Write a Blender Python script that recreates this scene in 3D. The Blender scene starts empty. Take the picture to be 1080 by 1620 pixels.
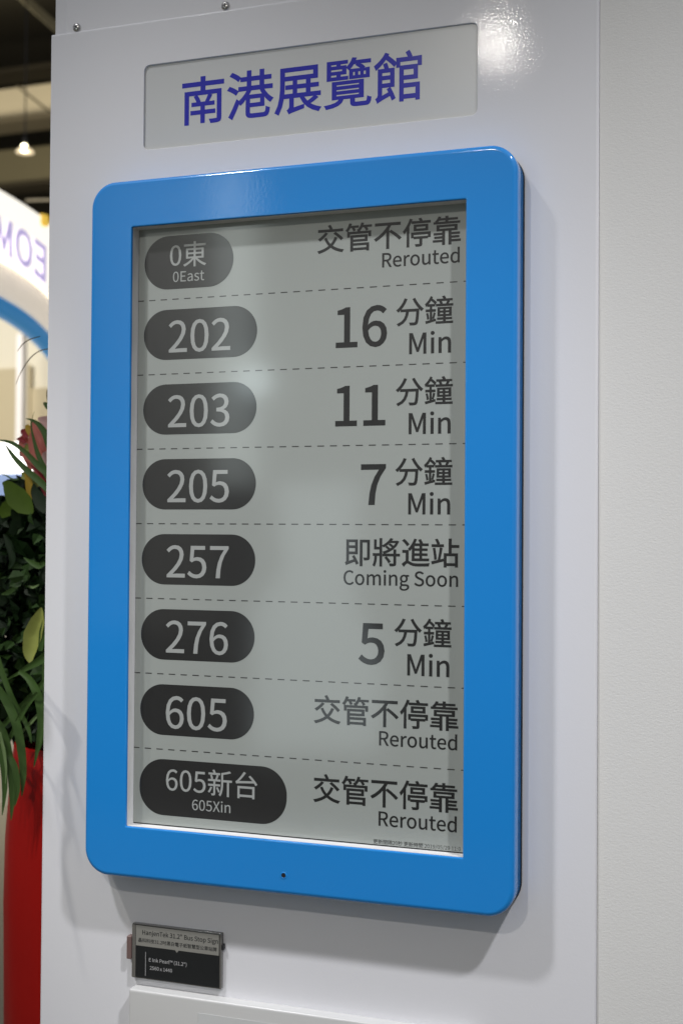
import bpy, math, random
from mathutils import Vector, Matrix
random.seed(7)
C = bpy.context.scene.collection
# ------------------------------------------------------------------ units
# the display plane is the reference: u to the right, v down, z away from the viewer, all in millimetres
def W(u, v, z=0.0):
    return Vector((u/1000.0, z/1000.0, 1.857 - v/1000.0))

# ------------------------------------------------------------------ camera
F = 1965.7
ROWS = [(0.944528, -0.00699, 0.328356), (0.000548, 0.999806, 0.019707), (-0.32843, -0.018433, 0.944348)]
CAM = (699.0, 356.7, -1285.0)
def w3(r): return Vector((r[0], r[2], -r[1]))
cam = bpy.data.cameras.new('camera'); camo = bpy.data.objects.new('camera', cam); C.objects.link(camo)
rt, dn, fw = w3(ROWS[0]), w3(ROWS[1]), w3(ROWS[2])
M4 = Matrix((rt, -dn, -fw)).transposed().to_4x4(); M4.translation = W(*CAM)
camo.matrix_world = M4
cam.sensor_fit = 'VERTICAL'; cam.sensor_height = 36; cam.sensor_width = 24
cam.lens = F*36/1620; cam.clip_start = 0.05; cam.clip_end = 200
cam.dof.use_dof = True; cam.dof.focus_distance = 1.40; cam.dof.aperture_fstop = 5.6
bpy.context.scene.camera = camo

def at(px, py, z):
    """where the line of sight through a point of the frame meets the upright plane z mm behind the display"""
    a, b = (px-540)/F, (py-810)/F
    d = [ROWS[0][k]*a + ROWS[1][k]*b + ROWS[2][k] for k in range(3)]
    s = (z-CAM[2])/d[2]
    return Vector((CAM[0]+s*d[0], CAM[1]+s*d[1], z))
def atW(px, py, z): return W(*at(px, py, z))

# ------------------------------------------------------------------ world, exposure
sc = bpy.context.scene
sc.view_settings.view_transform = 'Standard'; sc.view_settings.look = 'None'
sc.view_settings.exposure = 0.2; sc.view_settings.gamma = 1
wd = bpy.data.worlds.new('World'); sc.world = wd; wd.use_nodes = True
bg = wd.node_tree.nodes['Background']; bg.inputs[0].default_value = (0.80, 0.82, 0.90, 1); bg.inputs[1].default_value = 0.28

# ------------------------------------------------------------------ lamps of the hall and added fill lamps
def spot(name, pos, aim, power, size, blend, radius, col):
    l = bpy.data.lights.new(name, 'SPOT'); l.energy = power; l.spot_size = math.radians(size); l.spot_blend = blend
    l.shadow_soft_size = radius; l.color = col
    o = bpy.data.objects.new(name, l); C.objects.link(o); o.location = W(*pos)
    o.rotation_euler = (W(*aim)-W(*pos)).to_track_quat('-Z', 'Y').to_euler(); return o
def area(name, pos, aim, power, sx, sy, col):
    l = bpy.data.lights.new(name, 'AREA'); l.energy = power; l.shape = 'RECTANGLE'; l.size = sx; l.size_y = sy; l.color = col
    o = bpy.data.objects.new(name, l); C.objects.link(o); o.location = W(*pos)
    o.rotation_euler = (W(*aim)-W(*pos)).to_track_quat('-Z', 'Y').to_euler(); return o
spot('spot_lamp_right', (1876, -2094, -1278), (240, 1000, 18), 255, 28, 1, .075, (0.96, .96, 1.0))
spot('spot_lamp_left', (-896, -1986, -1278), (300, 740, 18), 172, 26, 1, .09, (0.96, .96, 1.0))
spot('spot_lamp_high', (-80, -1112, -2297), (262, 450, 18), 44, 40, 1, .03, (1.0, .95, .88))
spot('plant_fill', (-900, -900, 900), (0, 60, 300), 24, 34, 1, .05, (1.0, .96, .85))  # added fill, brightens the bloom and upper leaves from behind
spot('frond_fill', (-1260, -1720, -1062), (-190, 560, 120), 90, 15, 1, .03, (1.0, .97, .9))  # added fill for the hanging fronds, also throws the strap shadows
area('booth_fill', (-4200, -1500, 3600), (-4200, 400, 6500), 75, 1.5, .6, (1.0, .93, .80))  # unseen fill added to lift the far booth wall
area('roof_fill', (-9000, -2500, 9000), (-9000, -5500, 13000), 230, 3, 3, (1.0, .9, .7))  # unseen upward fill added to brighten the girders
area('opposite_fill', (-1700, -1500, -3100), (-2100, 0, -4400), 28, .8, .4, (.97, 1.0, .98))  # unseen fill added to light the pale wall reflected in the screen

# ------------------------------------------------------------------ materials
def mat(name, col, rough=0.5, metal=0.0, coat=0.0, coat_rough=0.05, bump=None, emit=None, var=None, sss=0, spec=0.5):
    m = bpy.data.materials.new(name); m.use_nodes = True
    nt = m.node_tree; p = nt.nodes['Principled BSDF']
    p.inputs['Base Color'].default_value = (*col, 1); p.inputs['Roughness'].default_value = rough
    p.inputs['Metallic'].default_value = metal; p.inputs['Coat Weight'].default_value = coat
    p.inputs['Coat Roughness'].default_value = coat_rough; p.inputs['Specular IOR Level'].default_value = spec
    if emit:
        p.inputs['Emission Color'].default_value = (*emit[0], 1); p.inputs['Emission Strength'].default_value = emit[1]
    tc = nt.nodes.new('ShaderNodeTexCoord')
    if var:     # (scale, amount): mild unevenness of the paint itself
        n = nt.nodes.new('ShaderNodeTexNoise'); n.inputs['Scale'].default_value = var[0]; n.inputs['Detail'].default_value = 5
        nt.links.new(tc.outputs['Object'], n.inputs['Vector'])
        mx = nt.nodes.new('ShaderNodeMix'); mx.data_type = 'RGBA'
        a = var[1]
        mx.inputs[6].default_value = (*[c*(1-a) for c in col], 1); mx.inputs[7].default_value = (*[min(1, c*(1+a)) for c in col], 1)
        nt.links.new(n.outputs['Fac'], mx.inputs[0]); nt.links.new(mx.outputs[2], p.inputs['Base Color'])
    if bump:    # list of (scale, strength, distance, stretch)
        prev = None
        for (s, st, d, sx) in bump:
            mp = nt.nodes.new('ShaderNodeMapping'); mp.inputs['Scale'].default_value = (s*sx, s, s)
            nt.links.new(tc.outputs['Object'], mp.inputs['Vector'])
            n = nt.nodes.new('ShaderNodeTexNoise'); n.inputs['Scale'].default_value = 1; n.inputs['Detail'].default_value = 3
            nt.links.new(mp.outputs[0], n.inputs['Vector'])
            b = nt.nodes.new('ShaderNodeBump'); b.inputs['Strength'].default_value = st; b.inputs['Distance'].default_value = d
            nt.links.new(n.outputs['Fac'], b.inputs['Height'])
            if prev: nt.links.new(prev.outputs[0], b.inputs['Normal'])
            prev = b
        nt.links.new(prev.outputs[0], p.inputs['Normal'])
        if coat: nt.links.new(prev.outputs[0], p.inputs['Coat Normal'])
    return m
M = {
 'white_paint': mat('white_paint', (.74, .74, .76), .6, spec=.1, coat=.12, coat_rough=.05, bump=[(400, .058, .0012, 1), (60, .02, .002, 1)], var=(3, .015)),
 'white_gloss': mat('white_gloss', (.60, .60, .585), .3, coat=.3, coat_rough=.2, var=(5, .02)),
 'patch_grey': mat('patch_grey', (.60, .61, .60), .5),
 'wallpaper': mat('wallpaper', (.72, .715, .69), .75, bump=[(520, .22, .0008, .5), (1100, .3, .0004, .6)], var=(2.2, .03)),
 'blue_paint': mat('blue_paint', (.008, .24, .67), .5, spec=.2, coat=.9, coat_rough=.08, bump=[(300, .05, .001, 1)], var=(4, .04)),
 'black': mat('black_rubber', (.012, .012, .014), .5),
 'liner': mat('liner_plastic', (.70, .70, .69), .4),
 'epaper': mat('epaper', (.33, .355, .33), .55, coat=1, coat_rough=.09, var=(6, .02)),
 'badge': mat('badge_print', (.011, .0105, .010), .55, coat=1, coat_rough=.09),
 'badge_text': mat('badge_text_print', (.36, .375, .36), .55, coat=1, coat_rough=.09),
 'ink': mat('ink_print', (.006, .006, .0055), .55, coat=1, coat_rough=.09),
 'dash': mat('dash_print', (.035, .034, .033), .55, coat=1, coat_rough=.09),
 'acrylic': mat('acrylic', (.57, .58, .57), .55, spec=.2, coat=.3, coat_rough=.25, bump=[(500, .05, .0008, 1)], var=(8, .02)),
 'purple_ink': mat('purple_ink', (.020, .022, .38), .6, spec=.2, coat=.2, coat_rough=.2),
 'steel': mat('steel', (.5, .49, .47), .25, metal=1),
 'clear_plastic': mat('clear_plastic', (.13, .125, .115), .2, coat=1),
 'card_black': mat('card_black', (.010, .011, .012), .4),
 'card_pale': mat('card_pale', (.24, .235, .21), .4, var=(30, .05)),
 'card_text': mat('card_text', (.42, .42, .42), .4),
 'brown_tape': mat('brown_clip', (.17, .11, .10), .4),
 'red': mat('red_glaze', (.40, .005, .003), .5, spec=.2, coat=.12, coat_rough=.2, var=(9, .15)),
 'soil': mat('soil', (.03, .02, .015), .9),
 'carpet': mat('carpet', (.36, .33, .25), .9, bump=[(300, .4, .002, 1)], var=(1.5, .1)),
 'strap': mat('strap_leaf', (.062, .125, .028), .5, spec=.3, var=(14, .35)),
 'strap_pale': mat('pale_strap_leaf', (.22, .33, .13), .4, var=(14, .3)),
 'leaf_shaded': mat('shaded_leaf', (.008, .025, .005), .5, spec=.3, var=(20, .5)),  # leaf green darkened for the shade inside the mass
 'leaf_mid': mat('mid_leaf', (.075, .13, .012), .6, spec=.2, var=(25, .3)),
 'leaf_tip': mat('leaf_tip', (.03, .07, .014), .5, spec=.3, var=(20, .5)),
 'leaf_bud': mat('bud_leaf', (.36, .40, .09), .45, var=(40, .25)),
 'pink': mat('pink_bract', (.75, .21, .16), .45, var=(30, .3)),
 'pale_pink': mat('pale_pink_petal', (.80, .50, .46), .5, var=(30, .15)),
 'crimson': mat('crimson_petal', (.38, .03, .04), .45, var=(30, .3)),
 'yellow': mat('yellow_petal', (.62, .40, .03), .5, var=(30, .2)),
 'twig': mat('twig', (.10, .08, .04), .7),
 'roof': mat('roof_deck', (.06, .052, .032), .9, var=(.4, .2)),
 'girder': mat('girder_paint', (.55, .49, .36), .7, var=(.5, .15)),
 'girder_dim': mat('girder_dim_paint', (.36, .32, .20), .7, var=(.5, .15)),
 'purlin': mat('purlin_paint', (.10, .085, .055), .7),
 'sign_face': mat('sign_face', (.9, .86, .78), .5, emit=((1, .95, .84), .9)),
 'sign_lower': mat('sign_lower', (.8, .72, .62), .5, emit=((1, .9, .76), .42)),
 'sign_letter': mat('sign_letter', (.55, .48, .72), .5, emit=((.62, .54, .92), .55)),
 'tube_blue': mat('tube_blue', (.04, .34, .8), .5, emit=((.05, .35, .8), .25)),  # weak emission stands in for light falling on the fabric rim
 'cream': mat('cream_wall', (.80, .76, .64), .7, var=(1, .04)),
 'khaki': mat('khaki_wall', (.55, .48, .33), .7, var=(1, .05)),
 'column': mat('column_paint', (.80, .78, .80), .5),
 'lightbox': mat('lightbox', (.9, .9, .9), .5, emit=((1, .99, .95), 1.5)),
 'bluebox': mat('blue_box', (.30, .42, .75), .5),
 'bulb': mat('bulb', (1, 1, .9), .5, emit=((1, .93, .6), 9)),
 'shade': mat('lamp_shade', (.85, .75, .6), .5, emit=((1, .8, .5), .55)),
 'amber': mat('amber', (.8, .5, .05), .5, emit=((1, .65, .1), .5)),
 'opp_dark': mat('opposite_dark_wall', (.10, .10, .095), .8),
 'opp_pale': mat('opposite_pale_wall', (.62, .62, .58), .7),
 'opp_lit': mat('reflection_patch', (.8, .85, .85), .5, emit=((.80, .93, .97), 1.5)),  # glow made up for the bright patch in the screen glass
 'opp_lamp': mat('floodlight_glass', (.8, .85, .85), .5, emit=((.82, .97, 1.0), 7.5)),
 'opp_col': mat('column_glow', (.8, .82, .8), .5, emit=((.88, 1.0, .98), 2.0)),  # emission added so the column leaves a bright strip in the glass
}

# ------------------------------------------------------------------ object helpers
def link(o, parent=None):
    C.objects.link(o)
    if parent: o.parent = parent
    return o
def mesh_obj(name, verts, faces, m, parent=None, smooth=False):
    """verts are in the display's millimetres"""
    me = bpy.data.meshes.new(name)
    org = parent.location if parent and parent.parent is None and parent.type == 'EMPTY' else Vector((0, 0, 0))
    if parent and parent.type == 'MESH': org = parent.parent.location if parent.parent else Vector((0,0,0))
    me.from_pydata([tuple(W(*v)-org) for v in verts], [], faces); me.materials.append(m)
    if smooth:
        for p in me.polygons: p.use_smooth = True
    me.update()
    return link(bpy.data.objects.new(name, me), parent)
def thing(name, label, cat, loc, group=None):
    o = bpy.data.objects.new(name, None); C.objects.link(o); o.location = W(*loc); o.empty_display_size = 0.05
    o['label'] = label; o['category'] = cat
    if group: o['group'] = group
    return o
def tag(o, label=None, cat=None, group=None, kind=None):
    for k, v in (('label', label), ('category', cat), ('group', group), ('kind', kind)):
        if v: o[k] = v
    return o
def rrect(u0, v0, u1, v1, r, z, n=8):
    L = []
    for (cx, cy, a0) in ((u1-r, v0+r, -90), (u1-r, v1-r, 0), (u0+r, v1-r, 90), (u0+r, v0+r, 180)):
        for k in range(n+1):
            a = math.radians(a0+90*k/n); L.append((cx+r*math.cos(a), cy+r*math.sin(a), z))
    return L
def loft(loops, cap0=False, cap1=False):
    V = []; Fc = []; n = len(loops[0])
    for L in loops: V += L
    for i in range(len(loops)-1):
        for k in range(n):
            a, b = i*n+k, i*n+(k+1) % n
            Fc.append((a, b, b+n, a+n))
    if cap0: Fc.append(tuple(range(n-1, -1, -1)))
    if cap1: Fc.append(tuple((len(loops)-1)*n+k for k in range(n)))
    return V, Fc
def sharp(o, deg=35):
    me = o.data
    for p in me.polygons: p.use_smooth = True
    me.set_sharp_from_angle(angle=math.radians(deg))
    return o
def box(u0, u1, v0, v1, z0, z1, r=0.0):
    if r <= 0:
        V = [(u, v, z) for z in (z0, z1) for (u, v) in ((u0, v0), (u1, v0), (u1, v1), (u0, v1))]
        return V, [(0, 1, 2, 3), (7, 6, 5, 4), (0, 4, 5, 1), (1, 5, 6, 2), (2, 6, 7, 3), (3, 7, 4, 0)]
    L = [rrect(u0+r*(1-math.cos(a)), v0+r*(1-math.cos(a)), u1-r*(1-math.cos(a)), v1-r*(1-math.cos(a)), max(.3, r), z0+r-r*math.sin(a), 4)
         for a in [math.radians(x) for x in (90, 60, 30, 0)]]
    return loft(L+[rrect(u0, v0, u1, v1, max(.3, r), z1, 4)], True, True)
def lathe(profile, cu, cz, n=40, wave=lambda t, i: 1):
    """profile of (radius, v)"""
    return loft([[(cu+r*wave(2*math.pi*k/n, i)*math.cos(2*math.pi*k/n), v, cz+r*wave(2*math.pi*k/n, i)*math.sin(2*math.pi*k/n)) for k in range(n)] for i, (r, v) in enumerate(profile)])
def tube(pts, r, n=10):
    L = []
    for i, p in enumerate(pts):
        p = Vector(p); t = (Vector(pts[min(i+1, len(pts)-1)])-Vector(pts[max(i-1, 0)])).normalized()
        a = t.cross(Vector((0, 1, 0.2))).normalized(); b = t.cross(a)
        rr = r[i] if isinstance(r, (list, tuple)) else r
        L.append([tuple(p+a*rr*math.cos(2*math.pi*k/n)+b*rr*math.sin(2*math.pi*k/n)) for k in range(n)])
    return loft(L, True, True)
def join(*parts):
    V = []; Fc = []
    for v, f in parts:
        k = len(V); V += list(v); Fc += [tuple(i+k for i in q) for q in f]
    return V, Fc
def spline(P, n=6):
    P = [Vector(p) for p in P]; out = []
    for i in range(len(P)-1):
        a, b, c, d = P[max(i-1, 0)], P[i], P[i+1], P[min(i+2, len(P)-1)]
        for k in range(n):
            t = k/n
            out.append(0.5*((2*b)+(c-a)*t+(2*a-5*b+4*c-d)*t*t+(3*b-a-3*c+d)*t**3))
    return out+[P[-1]]

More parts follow.
